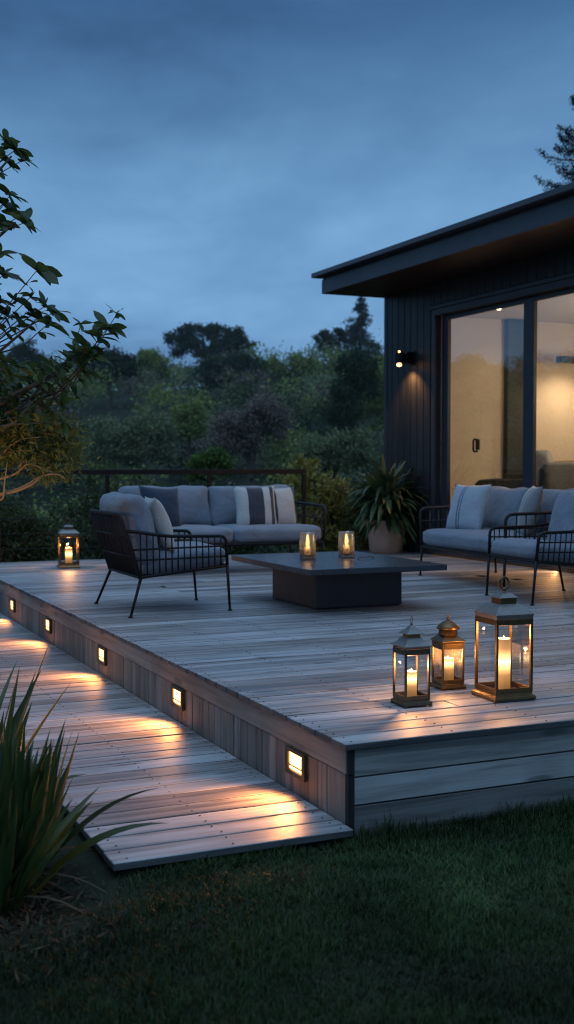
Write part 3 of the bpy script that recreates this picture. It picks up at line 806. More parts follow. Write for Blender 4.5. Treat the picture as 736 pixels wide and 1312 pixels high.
# ------------------------------------------------------------------ lanterns
def lantern(label, loc, rz, w_, h_, n, body, roofm, frame, paneM, kind, candle_lab, cr, ch_, spotf, power, group='lit candle lanterns standing on the deck'):
    """w_ width across flats, h_ full height"""
    t = thing('lantern', label, 'lantern', loc, rz, group)
    r = w_ / 2 / math.cos(PI / n); a0 = PI / n
    zb = 0.055 * h_ + 0.008; zt = 0.675 * h_
    if kind == 'dome': zt = 0.62 * h_
    b = MB()
    b.lathe([(r * 1.13, 0.006), (r * 1.16, 0.012), (r * 1.12, 0.022), (r * 1.02, zb * 0.7), (r * 1.0, zb)], n, a0)
    for k in range(n):
        a = a0 + 2 * PI * k / n; b.lathe([(0.010, 0), (0.010, 0.007)], 8, c=(r * 1.05 * math.cos(a), r * 1.05 * math.sin(a), 0))
    b.build('base', body, t, bevel=0.0015)
    b = MB(); pw = 0.022 * w_ + 0.0022
    cs = [Vector((r * 0.96 * math.cos(a0 + 2 * PI * k / n), r * 0.96 * math.sin(a0 + 2 * PI * k / n), 0)) for k in range(n)]
    for k in range(n):
        p = cs[k]; mt = Matrix.Translation(p) @ Matrix.Rotation(a0 + 2 * PI * k / n + (PI / 4 if n == 4 else 0), 4, 'Z')
        b.box(-pw, pw, -pw, pw, zb, zt, mt)
        q = cs[(k + 1) % n]; mid = (p + q) / 2; d = q - p; L = d.length / 2 - pw
        mt = Matrix.Translation(mid) @ Matrix.Rotation(math.atan2(d.y, d.x), 4, 'Z')
        b.box(-L, L, -pw * 0.8, pw * 0.8, zb + 0.001, zb + 0.020, mt)
        b.box(-L, L, -pw * 0.8, pw * 0.8, zt - 0.026, zt - 0.001, mt)
    b.build('frame', frame, t, bevel=0.0015)
    for k in range(n):
        p, q = cs[k], cs[(k + 1) % n]; mid = (p + q) / 2; d = q - p; L = d.length / 2 - pw * 0.9
        mt = Matrix.Translation(mid * 0.985) @ Matrix.Rotation(math.atan2(d.y, d.x), 4, 'Z')
        MB().add([mt @ Vector(v) for v in ((-L, 0, zb + 0.018), (L, 0, zb + 0.018), (L, 0, zt - 0.02), (-L, 0, zt - 0.02))], [(0, 1, 2, 3)]) 
        pm = MB(); pm.add([mt @ Vector(v) for v in ((-L, 0, zb + 0.018), (L, 0, zb + 0.018), (L, 0, zt - 0.02), (-L, 0, zt - 0.02))], [(0, 1, 2, 3)])
        pm.build('pane', paneM, t)
    if kind == 'pyramid':
        z = zt
        b = MB(); b.lathe([(r * 1.02, z), (r * 1.04, z + 0.03 * h_), (r * 1.06, z + 0.032 * h_), (r * 1.06, z + 0.038 * h_), (r * 0.78, z + 0.085 * h_), (r * 0.50, z + 0.115 * h_)], n, a0); b.build('roof', roofm, t, bevel=0.001)
        z += 0.115 * h_
        b = MB(); b.lathe([(r * 0.44, z), (r * 0.44, z + 0.045 * h_)], n, a0); b.build('chimney', frame, t)
        b = MB(); b.lathe([(r * 0.50, z + 0.045 * h_), (r * 0.51, z + 0.052 * h_), (r * 0.30, z + 0.080 * h_), (r * 0.08, z + 0.095 * h_)], n, a0); b.build('cap', roofm, t, bevel=0.001)
        z += 0.10 * h_
        rg = 0.046 * h_
        b = MB(); b.lathe([(0.008, z), (0.012, z + 0.008), (0.006, z + 0.016)], 10)
        b.tube([(rg * math.cos(a), 0.004 * math.sin(a * 2), z + 0.012 + rg + rg * math.sin(a)) for a in [2 * PI * k / 20 for k in range(20)]], 0.0055, 8, True)
        b.build('ring_handle', frame, t, smooth=True)
    elif kind == 'pagoda':
        z = zt
        b = MB(); b.lathe([(r * 1.0, z), (r * 1.02, z + 0.02 * h_), (r * 1.16, z + 0.025 * h_), (r * 1.14, z + 0.036 * h_), (r * 0.80, z + 0.075 * h_), (r * 0.55, z + 0.125 * h_)], n, a0); b.build('roof', roofm, t, bevel=0.001)
        z += 0.125 * h_
        b = MB(); b.lathe([(r * 0.48, z), (r * 0.48, z + 0.045 * h_)], n, a0); b.build('chimney', 'copper', t)
        b = MB(); b.lathe([(r * 0.72, z + 0.04 * h_), (r * 0.72, z + 0.048 * h_), (r * 0.40, z + 0.085 * h_), (r * 0.10, z + 0.14 * h_)], n, a0); b.build('cap', roofm, t, bevel=0.001)
        b = MB(); b.lathe([(0.005, z + 0.13 * h_), (0.007, z + 0.15 * h_), (0.003, z + 0.165 * h_)], 8)
        rg = 0.034 * h_
        b.tube([(0.0015 * math.sin(3 * a), rg * 0.75 * math.cos(a), z + 0.165 * h_ + rg + rg * 1.3 * math.sin(a)) for a in [2 * PI * k / 18 for k in range(18)]], 0.0016, 6, True)
        b.build('ring_handle', frame, t, smooth=True)
    else:
        z = zt
        b = MB(); b.lathe([(r * 1.0, z), (r * 1.02, z + 0.02 * h_), (r * 1.13, z + 0.024 * h_), (r * 1.13, z + 0.034 * h_), (r * 0.95, z + 0.06 * h_), (r * 0.62, z + 0.10 * h_)], n, a0); b.build('roof', roofm, t, bevel=0.001)
        z += 0.10 * h_
        b = MB(); b.lathe([(r * 0.56, z), (r * 0.60, z + 0.01 * h_), (r * 0.56, z + 0.08 * h_), (r * 0.66, z + 0.085 * h_)], 20); b.build('chimney', 'brass', t, smooth=True)
        z += 0.085 * h_
        b = MB(); b.lathe([(r * 0.70, z), (r * 0.72, z + 0.008 * h_), (r * 0.60, z + 0.05 * h_), (r * 0.36, z + 0.09 * h_), (r * 0.14, z + 0.115 * h_), (r * 0.06, z + 0.125 * h_)], 20); b.build('cap', body, t, smooth=True)
        z += 0.125 * h_
        b = MB(); b.lathe([(0.006, z - 0.002), (0.008, z + 0.008), (0.003, z + 0.014)], 8)
        rg = 0.020 * h_
        b.tube([(rg * math.cos(a), 0, z + 0.012 + rg + rg * math.sin(a)) for a in [2 * PI * k / 16 for k in range(16)]], 0.002, 6, True)
        b.build('ring_handle', frame, t, smooth=True)
    c = thing('candle', candle_lab, 'candle', (loc[0], loc[1], loc[2] + zb + 0.001), group='pillar candles inside the lanterns')
    key = 'wax_%d' % round(ch_ * 1000)
    M[key] = waxmat('pillar_wax', ch_, spotf, 3.0)
    MB().lathe([(cr, 0), (cr, ch_ - 0.004), (cr - 0.004, ch_), (cr * 0.55, ch_ - 0.012), (0.0, ch_ - 0.014)], 28).build('wax', key, c, smooth=True)
    flame_mb((0, 0, ch_ - 0.012), 0.55).build('flame', 'flame', c, smooth=True)
    point('lantern_light', (loc[0], loc[1], loc[2] + zb + ch_ + 0.022), power * 2.6, 0.006)
    return t

lantern('tallest lantern of the three in front, square, with a pale hipped roof', (1.045, 0.49, ZD), -0.06, 0.185, 0.545, 4, 'brass', 'zinc', 'brass', 'pane', 'pyramid',
        'lit ivory pillar candle inside the tallest front lantern', 0.031, 0.232, 0.55, 2.2)
lantern('short square lantern with a pagoda roof at the front left', (0.585, 0.525, ZD), -0.05, 0.118, 0.375, 4, 'bronze', 'zinc', 'bronze', 'pane', 'pagoda',
        'lit pillar candle inside the short pagoda-roofed lantern', 0.024, 0.120, 0.72, 2.2)
lantern('round-topped brass lantern with seeded glass between the other two', (0.938, 0.79, ZD), -0.08, 0.110, 0.350, 4, 'brass', 'brass', 'brass', 'pane_seed', 'dome',
        'lit pillar candle inside the round-topped brass lantern', 0.028, 0.115, 0.80, 1.8)
lantern('lone brass lantern at the far left corner of the deck', (0.87, 8.02, ZD), -0.15, 0.195, 0.505, 4, 'copper', 'zinc', 'brass', 'pane', 'pyramid',
        'lit pillar candle inside the lone far lantern', 0.035, 0.17, 0.62, 4.0)

# ------------------------------------------------------------------ railing
rl = thing('deck_railing', 'thin black metal railing along the far edge of the deck', 'railing', (0, 0, 0))
b = MB(); b.box(-0.95, 4.00, 8.92, 8.97, ZD + 0.955, ZD + 1.010); b.build('top_rail', 'black', rl, bevel=0.005)
for x in (-0.93, 0.32, 1.54, 2.76, 3.98):
    b = MB(); b.box(x - 0.022, x + 0.022, 8.923, 8.967, ZD - 0.2 if x > 0 else 0.0, ZD + 0.952)
    b.build('post', 'black', rl, bevel=0.004)
for k in range(5):
    z = ZD + 0.14 + k * 0.165
    b = MB(); b.tube([(-0.93, 8.945, z), (3.98, 8.945, z)], 0.0035, 6); b.build('wire', 'black', rl, smooth=True)

# ------------------------------------------------------------------ house
XW, YE, YS = 5.25, 9.20, 0.8
ZS = 3.57
hs = thing('house', 'dark timber clad single-storey house with a flat overhanging roof', 'house', (XW, 5.0, 0))
def hb(mb, name, mat, **k):
    mb.v = [(x - XW, y - 5.0, z) for x, y, z in mb.v]
    return mb.build(name, mat, k.pop('parent', hs), **k)
DO0, DO1, DZ1 = 1.55, 8.08, 3.26         # door opening
b = MB(); y = DO1 + 0.012
while y < YE - 0.02:
    b.box(XW - 0.018, XW + 0.005, y, min(y + 0.142, YE), 0.34, ZS - 0.002); y += 0.154
y = DO0
while y < DO1:
    b.box(XW - 0.018, XW + 0.005, y, min(y + 0.142, DO1 + 0.006), DZ1 + 0.05, ZS - 0.002); y += 0.154
y = YS
while y < DO0 - 0.02:
    b.box(XW - 0.018, XW + 0.005, y, min(y + 0.142, DO0 - 0.006), 0.34, ZS - 0.002); y += 0.154
hb(b, 'wall_cladding', 'clad', bevel=0.003, seg=1)
b = MB()
b.box(XW + 0.006, XW + 0.16, DO1 + 0.006, YE - 0.002, 0.0, ZS - 0.004)
b.box(XW + 0.006, XW + 0.16, DO0, DO1 + 0.005, DZ1 + 0.045, ZS - 0.004)
b.box(XW + 0.006, XW + 0.16, YS, DO0 - 0.001, 0.0, ZS - 0.004)
b.box(XW + 0.162, 10.6, YE - 0.16, YE - 0.002, 0.0, ZS - 0.004)
b.box(XW + 0.162, 10.6, YS, YS + 0.16, 0.0, ZS - 0.004)
b.box(10.602, 10.76, YS, YE, 0.0, ZS - 0.004)
hb(b, 'wall', 'indark')
b = MB(); b.box(XW - 0.026, XW + 0.004, YE - 0.06, YE + 0.008, 0.33, ZS - 0.003); b.box(XW + 0.006, XW + 0.05, YE, YE + 0.008, 0.33, ZS - 0.003)
hb(b, 'corner_trim', 'darkmetal', bevel=0.003)
XF, YF = 4.40, 9.32
b = MB(); b.box(XF + 0.032, 10.9, YS - 0.9, YF - 0.032, ZS, ZS + 0.03); hb(b, 'soffit', 'soffit')
b = MB(); b.box(XF, XF + 0.03, YS - 0.9, YF, ZS - 0.006, ZS + 0.168); b.box(XF + 0.031, 10.9, YF - 0.03, YF, ZS - 0.006, ZS + 0.168)
hb(b, 'fascia', 'fasciamat', bevel=0.004)
b = MB(); b.box(XF - 0.10, 11.0, YS - 1.0, YF + 0.10, ZS + 0.198, ZS + 0.255); b.box(XF + 0.012, 10.9, YS - 0.9, YF - 0.012, ZS + 0.169, ZS + 0.1975)
hb(b, 'roof', 'roofmetal', bevel=0.006)
b = MB(); b.box(XF + 0.02, XF + 0.13, YF + 0.02, YF + 0.09, ZS + 0.256, ZS + 0.29); hb(b, 'roof_outlet', 'darkmetal', bevel=0.01)
# sliding doors
fr = MB()
XG = XW + 0.10
fr.box(XW - 0.012, XG + 0.04, DO1 - 0.075, DO1, 0.39, DZ1); fr.box(XW - 0.012, XG + 0.04, DO0, DO1 - 0.077, DZ1 - 0.075, DZ1)
fr.box(XW - 0.03, XW + 0.0, DO0, DO1 + 0.008, DZ1 + 0.001, DZ1 + 0.045)
fr.box(XW - 0.02, XG + 0.04, DO0, DO1, 0.355, 0.39)
dr = hb(fr, 'sliding_door', 'darkmetal', bevel=0.004)
stiles = [(7.98, 7.85), (6.36, 6.18), (4.62, 4.46), (3.0, 2.86), (1.66, 1.56)]
b = MB()
for y1, y0 in stiles: b.box(XG - 0.025, XG + 0.02, y0, y1, 0.391, DZ1 - 0.077)
for k in range(4):
    b.box(XG - 0.022, XG + 0.018, stiles[k + 1][0] + 0.001, stiles[k][1] - 0.001, 0.392, 0.46)
    b.box(XG - 0.022, XG + 0.018, stiles[k + 1][0] + 0.001, stiles[k][1] - 0.001, DZ1 - 0.13, DZ1 - 0.078)
hb(b, 'door_frame', 'darkmetal', parent=dr, bevel=0.004)
for k in range(4):
    b = MB(); y0, y1 = stiles[k + 1][0], stiles[k][1]
    b.add([(XG, y0, 0.45), (XG, y1, 0.45), (XG, y1, DZ1 - 0.12), (XG, y0, DZ1 - 0.12)], [(3, 2, 1, 0)])
    hb(b, 'pane', 'winglass', parent=dr)
b = MB(); b.box(XG - 0.03, XG - 0.004, 7.20, 7.245, 1.60, 1.72); b.tube(bend([(XG - 0.02, 7.222, 1.715), (XG - 0.075, 7.222, 1.72), (XG - 0.075, 7.222, 1.58), (XG - 0.02, 7.222, 1.585)], 0.03), 0.012, 8)
hb(b, 'handle', 'black', parent=dr, smooth=False)
M['door_glow'] = emit('added_door_glow', (1.0, 0.50, 0.16), 1.2)  # emission of an added strip for the warm glow outside the doors
b = MB(); b.box(XW - 0.055, XW - 0.021, DO0, DO1, 0.408, 0.420); b.box(XW - 0.055, XW - 0.050, DO0, DO1, 0.396, 0.4075); hb(b, 'sill', 'darkmetal', parent=dr)  # lip added to hide the glow strip
b = MB(); b.box(XW - 0.047, XW - 0.028, 3.2, 8.0, 0.4035, 0.4065); hb(b, 'added_glow_strip', 'door_glow', parent=dr)
l = bpy.data.lights.new('threshold_glow', 'AREA'); l.shape = 'RECTANGLE'; l.size = 4.6; l.size_y = 0.03; l.energy = 22.0; l.color = (1, 0.47, 0.16)  # added lamp casting the warm glow on the deck by the doors
o = bpy.data.objects.new('threshold_glow', l); col.objects.link(o)
o.matrix_world = Matrix.Translation((XW - 0.062, 5.6, 0.412)) @ Vector((-1.0, 0, -0.16)).to_track_quat('-Z', 'Y').to_matrix().to_4x4() @ Matrix.Rotation(PI / 2, 4, 'Z')
# interior shell
b = MB(); b.box(XW + 0.161, 10.6, YS + 0.17, YE - 0.17, 0.30, 0.385); hb(b, 'interior_floor', 'infloor')
b = MB(); b.box(XW + 0.161, 10.6, YS + 0.17, YE - 0.17, 3.34, 3.40); hb(b, 'ceiling', 'inceil')
b = MB(); b.box(XW + 0.165, 10.59, YE - 0.20, YE - 0.163, 0.386, 3.338); b.box(10.55, 10.598, YS + 0.17, YE - 0.202, 0.386, 3.338); b.box(XW + 0.165, 10.54, YS + 0.165, YS + 0.20, 0.386, 3.338)
b.box(XW + 0.163, XW + 0.19, DO1 + 0.03, YE - 0.202, 0.386, 3.338)
hb(b, 'interior_wall', 'inwall')
b = MB(); b.box(6.90, 7.24, 8.90, 8.995, 0.386, 3.338); hb(b, 'dark_panel', 'indark', bevel=0.004)
b = MB(); b.box(7.30, 9.4, 8.30, 8.42, 2.74, 2.82); hb(b, 'bulkhead', 'indark', bevel=0.004)
M['down'] = emit('downlight_lens', (1.0, 0.75, 0.42), 30)
for (x, y) in ((7.35, 7.6), (8.2, 6.2), (6.4, 5.0), (6.2, 8.1)):
    b = MB(); b.lathe([(0.05, 0), (0.05, 0.012), (0.034, 0.013)], 20, c=(x, y, 3.326)); f_ = hb(b, 'downlight', 'inceil')
    b = MB(); b.lathe([(0.03, 0), (0.03, 0.003)], 16, c=(x, y, 3.3225)); hb(b, 'lens', 'down', parent=f_)
spot('downlight_beam', (7.8, 8.45, 2.70), (0.0, 0.35, -1), 60, 140, 0.9, 0.08, (1, 0.68, 0.40))
spot('downlight_beam', (6.7, 8.3, 3.30), (0, 0.15, -1), 14, 120, 0.9, 0.05, (1, 0.70, 0.42))
point('room_lamp', (8.0, 6.2, 2.5), 135, 0.25, (1, 0.74, 0.49))
point('room_lamp', (7.0, 4.0, 2.5), 80, 0.25, (1, 0.74, 0.49))
# soffit downlight
b = MB(); b.lathe([(0.04, 0), (0.04, 0.012)], 16, c=(4.85, 8.0, ZS - 0.012)); hb(b, 'soffit_downlight', 'bronze')

# wall lamp
wl = thing('wall_lamp', 'small black up-and-down wall lamp on the dark cladding', 'wall lamp', (XW - 0.019, 8.52, 2.73))
wl.scale = (1.15, 1.25, 1.15)
b = MB(); b.box(-0.010, 0.0, -0.075, 0.075, -0.075, 0.075); b.box(-0.095, -0.0105, -0.055, 0.055, -0.055, 0.060); b.build('bracket', 'black', wl, bevel=0.003)
b = MB(); b.lathe([(0.050, -0.060), (0.050, 0.050)], 24, c=(-0.152, 0, 0), cap=False); b.build('sleeve', 'black', wl, smooth=True)
M['bulb'] = emit('lit_bulb', (1.0, 0.50, 0.14), 7)
b = MB(); b.lathe([(0.008, -0.092), (0.024, -0.086), (0.026, -0.070), (0.012, -0.050), (0.010, -0.040)], 16, c=(-0.152, 0, 0)); b.build('bulb', 'bulb', wl, smooth=True)
b = MB(); b.lathe([(0.004, 0.054), (0.010, 0.058), (0.009, 0.070), (0.003, 0.074)], 16, c=(-0.152, 0, 0)); b.build('bulb', 'bulb', wl, smooth=True)
spot('wall_lamp_beam', (XW - 0.19, 8.52, 2.60), (0.42, 0, -1), 26, 115, 0.7, 0.03)

# indoor furniture seen through the glass
def indoor_seat(name, label, cat, loc, rz, w_, mat):
    t = thing(name, label, cat, loc, rz)
    b = MB(); b.box(-w_ / 2, w_ / 2, -0.4, 0.4, 0.14, 0.30)
    b.build('base', 'ingrey', t, bevel=0.03, seg=3)
    for sx_ in (-1, 1):
        for sy in (-1, 1):
            b = MB(); b.tube([(sx_ * (w_ / 2 - 0.06), sy * 0.34, 0), (sx_ * (w_ / 2 - 0.08), sy * 0.32, 0.14)], [0.012, 0.018], 8); b.build('leg', 'black', t)
    link('seat_cushion', cushion_mesh(w_ - 0.16, 0.66, 0.15, seed=31), mat, t, (0, -0.05, 0.38), smooth=True)
    link('backrest', cushion_mesh(w_, 0.2, 0.56, seed=32, bulge=0.04), 'cush_l' if mat == 'ingrey' else mat, t, (0, 0.33, 0.58), (-0.16, 0, 0), smooth=True)
    for sx_ in (-1, 1): link('armrest', cushion_mesh(0.15, 0.72, 0.34, seed=33), mat, t, (sx_ * (w_ / 2 - 0.03), -0.02, 0.46), smooth=True)
    return t
indoor_seat('indoor_sofa', 'tan sofa inside the room behind the right glass pane', 'sofa', (7.75, 7.9, 0.386), 0.0, 1.6, 'inlinen').scale = (1.1, 1.1, 1.22)
indoor_seat('indoor_armchair', 'dark armchair with pale rim inside behind the door mullion', 'armchair', (5.98, 7.50, 0.386), -2.3, 0.66, 'ingrey').scale = (1, 1, 1.36)
indoor_seat('indoor_armchair', 'dark low armchair inside beside the right edge of the photo', 'armchair', (6.05, 6.55, 0.386), 2.7, 0.72, 'ingrey').scale = (1, 1, 1.2)
sd = thing('console_table', 'slim dark console table against the indoor wall', 'table', (7.15, 8.6, 0.386))
b = MB(); b.box(-0.35, 0.35, -0.14, 0.14, 0.86, 0.93); b.build('table_top', 'indark', sd, bevel=0.004)
for sx_ in (-1, 1):
    b = MB(); b.box(sx_ * 0.31 - 0.02, sx_ * 0.31 + 0.02, -0.12, 0.12, 0, 0.859); b.build('leg', 'indark', sd)

# ------------------------------------------------------------------ leaf builders
def blade_leaf(mb, base, d, length, width, droop, n=6, fold=0.15, tip=0.02, seed=0, peak=0.45, twist=0.0):
    """one long leaf: a curved, tapering strip"""
    d = Vector(d).normalized(); p = Vector(base)
    side = d.cross(Vector((0, 0, 1)))
    if side.length < 0.05: side = Vector((math.cos(seed), math.sin(seed), 0))
    side.normalize()
    if twist: side = Matrix.Rotation(twist, 3, d) @ side
    vs = []; fs = []
    for i in range(n + 1):
        t = i / n
        if t < peak: wv = 0.35 + 0.65 * math.sin(t / peak * PI / 2)
        else: wv = max(tip, math.cos((t - peak) / (1 - peak) * PI / 2) ** 0.8)
        hw = width / 2 * wv
        nn = side.cross(d)
        vs += [p - side * hw, p + nn * (-fold * hw), p + side * hw]
        if i < n:
            k = i * 3
            fs += [(k, k + 1, k + 4, k + 3), (k + 1, k + 2, k + 5, k + 4)]
        d = (d + Vector((0, 0, -1)) * droop / n).normalized()
        p = p + d * (length / n)
    mb.add(vs, fs)

def whorl(mb, p, axis, n, length, rnd, droop=0.9, spread=1.0):
    axis = Vector(axis).normalized(); o = axis.orthogonal().normalized()
    for k in range(n):
        a = 2 * PI * k / n + rnd.uniform(-0.4, 0.4)
        d = (Matrix.Rotation(a, 3, axis) @ o) * spread + axis * rnd.uniform(0.1, 0.9)
        blade_leaf(mb, p, d, length * rnd.uniform(0.62, 1.08), length * rnd.uniform(0.30, 0.44), droop * rnd.uniform(0.4, 1.2), 5, seed=k, peak=0.55, twist=rnd.uniform(-0.9, 0.9))

# potted plant by the house corner
pp = thing('potted_plant', 'bushy strap-leaved plant in a whitewashed terracotta pot by the house', 'potted plant', (4.93, 8.60, ZD))
b = MB(); b.lathe([(0.185, 0.0), (0.20, 0.012), (0.235, 0.28), (0.255, 0.375), (0.262, 0.385), (0.258, 0.395), (0.236, 0.393), (0.225, 0.34), (0.20, 0.33)], 36, cap=False); b.lathe([(0.185, 0.001), (0.02, 0.001)], 36, cap=False); b.build('pot', 'terracotta', pp, smooth=True)
b = MB(); b.lathe([(0.23, 0.345), (0.12, 0.36), (0.002, 0.365)], 24, cap=False); b.build('soil', 'soil', pp, smooth=True)
rd = random.Random(5); b = MB()
for k in range(430):
    a = rd.uniform(0, 2 * PI); e = rd.uniform(0.0, 1.40)
    r0 = rd.uniform(0, 0.16); st = rd.uniform(0, 0.42)
    p = Vector((r0 * math.cos(a) * (1 + st), r0 * math.sin(a) * (1 + st), 0.36 + st))
    d = Vector((math.cos(a) * math.cos(e), math.sin(a) * math.cos(e), math.sin(e)))
    L = rd.uniform(0.28, 0.60)
    blade_leaf(b, p, d, L, rd.uniform(0.045, 0.075), rd.uniform(0.6, 1.9), 6, seed=k)
b.build('foliage', 'leaf_pot', pp, smooth=True)

# olive shrub behind the sofa
sh = thing('shrub', 'yellow-green upright shrub between the long sofa and the potted plant', 'shrub', (4.50, 9.34, -0.05))
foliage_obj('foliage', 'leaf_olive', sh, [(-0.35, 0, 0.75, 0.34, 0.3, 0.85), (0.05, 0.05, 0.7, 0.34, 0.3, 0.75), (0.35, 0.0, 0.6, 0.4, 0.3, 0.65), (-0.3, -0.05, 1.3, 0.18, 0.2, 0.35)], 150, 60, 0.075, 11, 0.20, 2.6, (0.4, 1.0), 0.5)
b = MB()
for k in range(12):
    a = k * 2.4; b.tube([(0.1 * math.cos(a), 0.06 * math.sin(a), -0.1), (0.3 * math.cos(a), 0.15 * math.sin(a), 0.6), (0.4 * math.cos(a), 0.2 * math.sin(a), 1.25)], [0.009, 0.006, 0.003], 5)
b.build('stems', 'bark', sh)

# ------------------------------------------------------------------ left tree with whorled leaves
rt = random.Random(21)
tr = thing('broadleaf_tree', 'dark broad-leaved tree reaching into the left side against the sky', 'tree', (-1.75, 4.2, 0))
def loc_(p): return Vector(p) - Vector((-1.75, 4.2, 0))
tb_ = MB(); lf = MB()
root = Vector((0, 0, -0.05)); D0 = 7.6
fork = loc_(at(-70, 560, D0))
tb_.tube([root, root * 0.5 + fork * 0.5 + Vector((0.03, 0.02, 0)), fork, loc_(at(-75, 380, D0)), loc_(at(-60, 200, D0 + 0.2)), loc_(at(-70, 100, D0 + 0.2))], [0.05, 0.042, 0.034, 0.024, 0.014, 0.006], 8)
clusters = [  # px, py, depth, leaf length, leaves, start of the twig (px,py)
    (20, 192, 7.6, 0.15, 11, (-60, 230)), (8, 182, 7.7, 0.14, 8, (-60, 230)), (30, 205, 7.55, 0.13, 7, (-50, 225)), (5, 205, 7.6, 0.13, 7, (-60, 230)),
    (24, 278, 7.5, 0.16, 11, (-60, 330)), (5, 262, 7.6, 0.15, 9, (-60, 320)), (14, 250, 7.55, 0.14, 7, (-60, 320)), (32, 285, 7.45, 0.15, 6, (-60, 330)), (0, 285, 7.5, 0.14, 8, (-60, 330)),
    (48, 346, 7.4, 0.19, 9, (-40, 420)), (0, 325, 7.4, 0.14, 6, (-60, 380)),
    (4, 352, 7.6, 0.13, 8, (-60, 400)), (20, 385, 7.6, 0.12, 9, (-60, 430)), (38, 398, 7.5, 0.12, 10, (-40, 450)), (58, 392, 7.55, 0.12, 10, (-20, 450)), (70, 400, 7.5, 0.13, 8, (-20, 450)), (62, 415, 7.45, 0.16, 7, (-10, 455)), (10, 405, 7.6, 0.12, 9, (-60, 450)), (25, 415, 7.55, 0.11, 8, (-60, 450)), (48, 408, 7.6, 0.11, 9, (-20, 450)), (0, 385, 7.6, 0.12, 8, (-60, 430)), (40, 380, 7.6, 0.12, 7, (-30, 450)),
    (138, 420, 7.3, 0.15, 11, (60, 520)), (150, 402, 7.3, 0.11, 7, (80, 500)), (128, 432, 7.35, 0.15, 9, (60, 520)), (113, 448, 7.35, 0.16, 10, (40, 520)), (98, 452, 7.4, 0.15, 9, (30, 520)), (104, 415, 7.3, 0.10, 5, (60, 500)), (120, 455, 7.3, 0.15, 8, (40, 520)), (90, 462, 7.4, 0.14, 8, (30, 520)),
]
for k in range(24):                       # looser, dimmer foliage below
    clusters.append((rt.uniform(-20, 125) - 0, rt.uniform(462, 545), rt.uniform(7.3, 8.2), rt.uniform(0.10, 0.15), 9, (rt.uniform(-70, -30), rt.uniform(500, 560))))
clusters = [c for c in clusters if not (c[0] > 95 and c[1] > 510)]
for k in range(70):                       # the far side of the crown
    clusters.append((rt.uniform(-300, -40), rt.uniform(90, 520), rt.uniform(6.9, 8.4), rt.uniform(0.12, 0.17), 9, (rt.uniform(-130, -60), rt.uniform(250, 540))))
limb = loc_(at(-70, 470, D0))
for (x, y, dd, L, n, s_) in clusters:
    p = loc_(at(x, y, dd)); q = loc_(at(s_[0], s_[1], D0)); mid = (p + q) / 2 + Vector((rt.uniform(-.03, .03), rt.uniform(-.05, .05), rt.uniform(-0.09, 0.03)))
    tb_.tube([q + (fork - q) * 0.25, q, mid, p], [0.009, 0.006, 0.004, 0.0025], 6)
    ax = (p - mid).normalized() + Vector((0, 0, 0.6))
    whorl(lf, p, ax, n, L, rt)
    low = y > 462
    if low or rt.random() < 0.7: whorl(lf, mid * 0.35 + p * 0.65, ax, 6 if low else 3, L * 0.8, rt)
    if low or rt.random() < 0.4: whorl(lf, mid * 0.7 + p * 0.3, ax, 6 if low else 3, L * 0.75, rt)
    if low: whorl(lf, mid * 0.7 + q * 0.3, ax, 5, L * 0.75, rt)
for (q0, q1, q2) in (((-70, 540), (0, 450), (45, 412)), ((-70, 560), (30, 500), (110, 455)), ((-75, 430), (-20, 320), (20, 285)), ((-70, 300), (-20, 240), (15, 200)), ((-20, 560), (20, 540), (45, 512))):
    tb_.tube([loc_(at(*q0, D0)), loc_(at(*q1, D0 - 0.05)), loc_(at(*q2, D0 - 0.15))], [0.016, 0.011, 0.006], 7)
tb_.build('trunk', 'bark', tr, smooth=True)
lf.build('crown', 'leaf_big', tr, smooth=True)

# feathery shrub with bare curving branches, warmly lit
fs_ = thing('feathery_shrub', 'fine-leaved shrub with curving tan branches lit warmly at the left edge', 'shrub', (-1.55, 4.9, 0))
def lo2(p): return Vector(p) - Vector((-1.55, 4.9, 0))
tb_ = MB(); D1 = 7.9
tb_.tube([(0, 0, -0.05), lo2(at(-70, 760, D1)), lo2(at(-45, 660, D1)), lo2(at(-30, 600, D1))], [0.03, 0.024, 0.02, 0.014], 8)
brs = [[(-45, 655), (0, 634), (30, 624), (52, 610), (66, 606)], [(-40, 640), (0, 633), (20, 630), (40, 622), (58, 608), (75, 607), (84, 614)], [(-40, 620), (0, 614), (22, 607), (36, 592), (60, 603)],
       [(-30, 590), (2, 583), (14, 578), (40, 577)], [(-30, 600), (0, 590), (10, 572), (28, 562), (52, 560)], [(-45, 650), (-5, 642), (5, 640), (6, 618), (10, 592)], [(-20, 580), (10, 560), (40, 552), (75, 558)], [(22, 607), (28, 592), (32, 590), (50, 598), (70, 606)]]
for br in brs:
    pts = [lo2(at(x, y, D1 - 0.05 - i * 0.05)) for i, (x, y) in enumerate(br)]
    tb_.tube(bend(pts, 0.05, 3), [0.011 - 0.007 * i / (len(bend(pts, 0.05, 3)) - 1) for i in range(len(bend(pts, 0.05, 3)))], 6)
tb_.build('branches', 'bark_w', fs_, smooth=True)
rng = np.random.default_rng(8)
cen = []
for k in range(120):
    x = rng.uniform(-30, 98); y = rng.uniform(535, 612)
    if y > 595 and x < 45: continue
    if ((x - 40) / 62) ** 2 + ((y - 573) / 42) ** 2 > 1.15: continue
    cen.append(lo2(at(x, y, D1 + rng.uniform(-0.25, 0.3))))
P = np.concatenate([np.array(c) + rng.normal(size=(60, 3)) * np.array([0.045, 0.06, 0.035]) for c in cen])
Vv, Ff = leaf_quads(rng, P, 0.055, 4.0, 0.2)
link('foliage', np_mesh('foliage', Vv, Ff, np.repeat(np.repeat(rng.uniform(0, 1, len(cen)), 60), 4)), 'leaf_fine', fs_)
point('branch_light', at(-45, 668, 7.2), 7.0, 0.05, (1, 0.55, 0.2))  # unseen lamp without fixture, added to light the branches

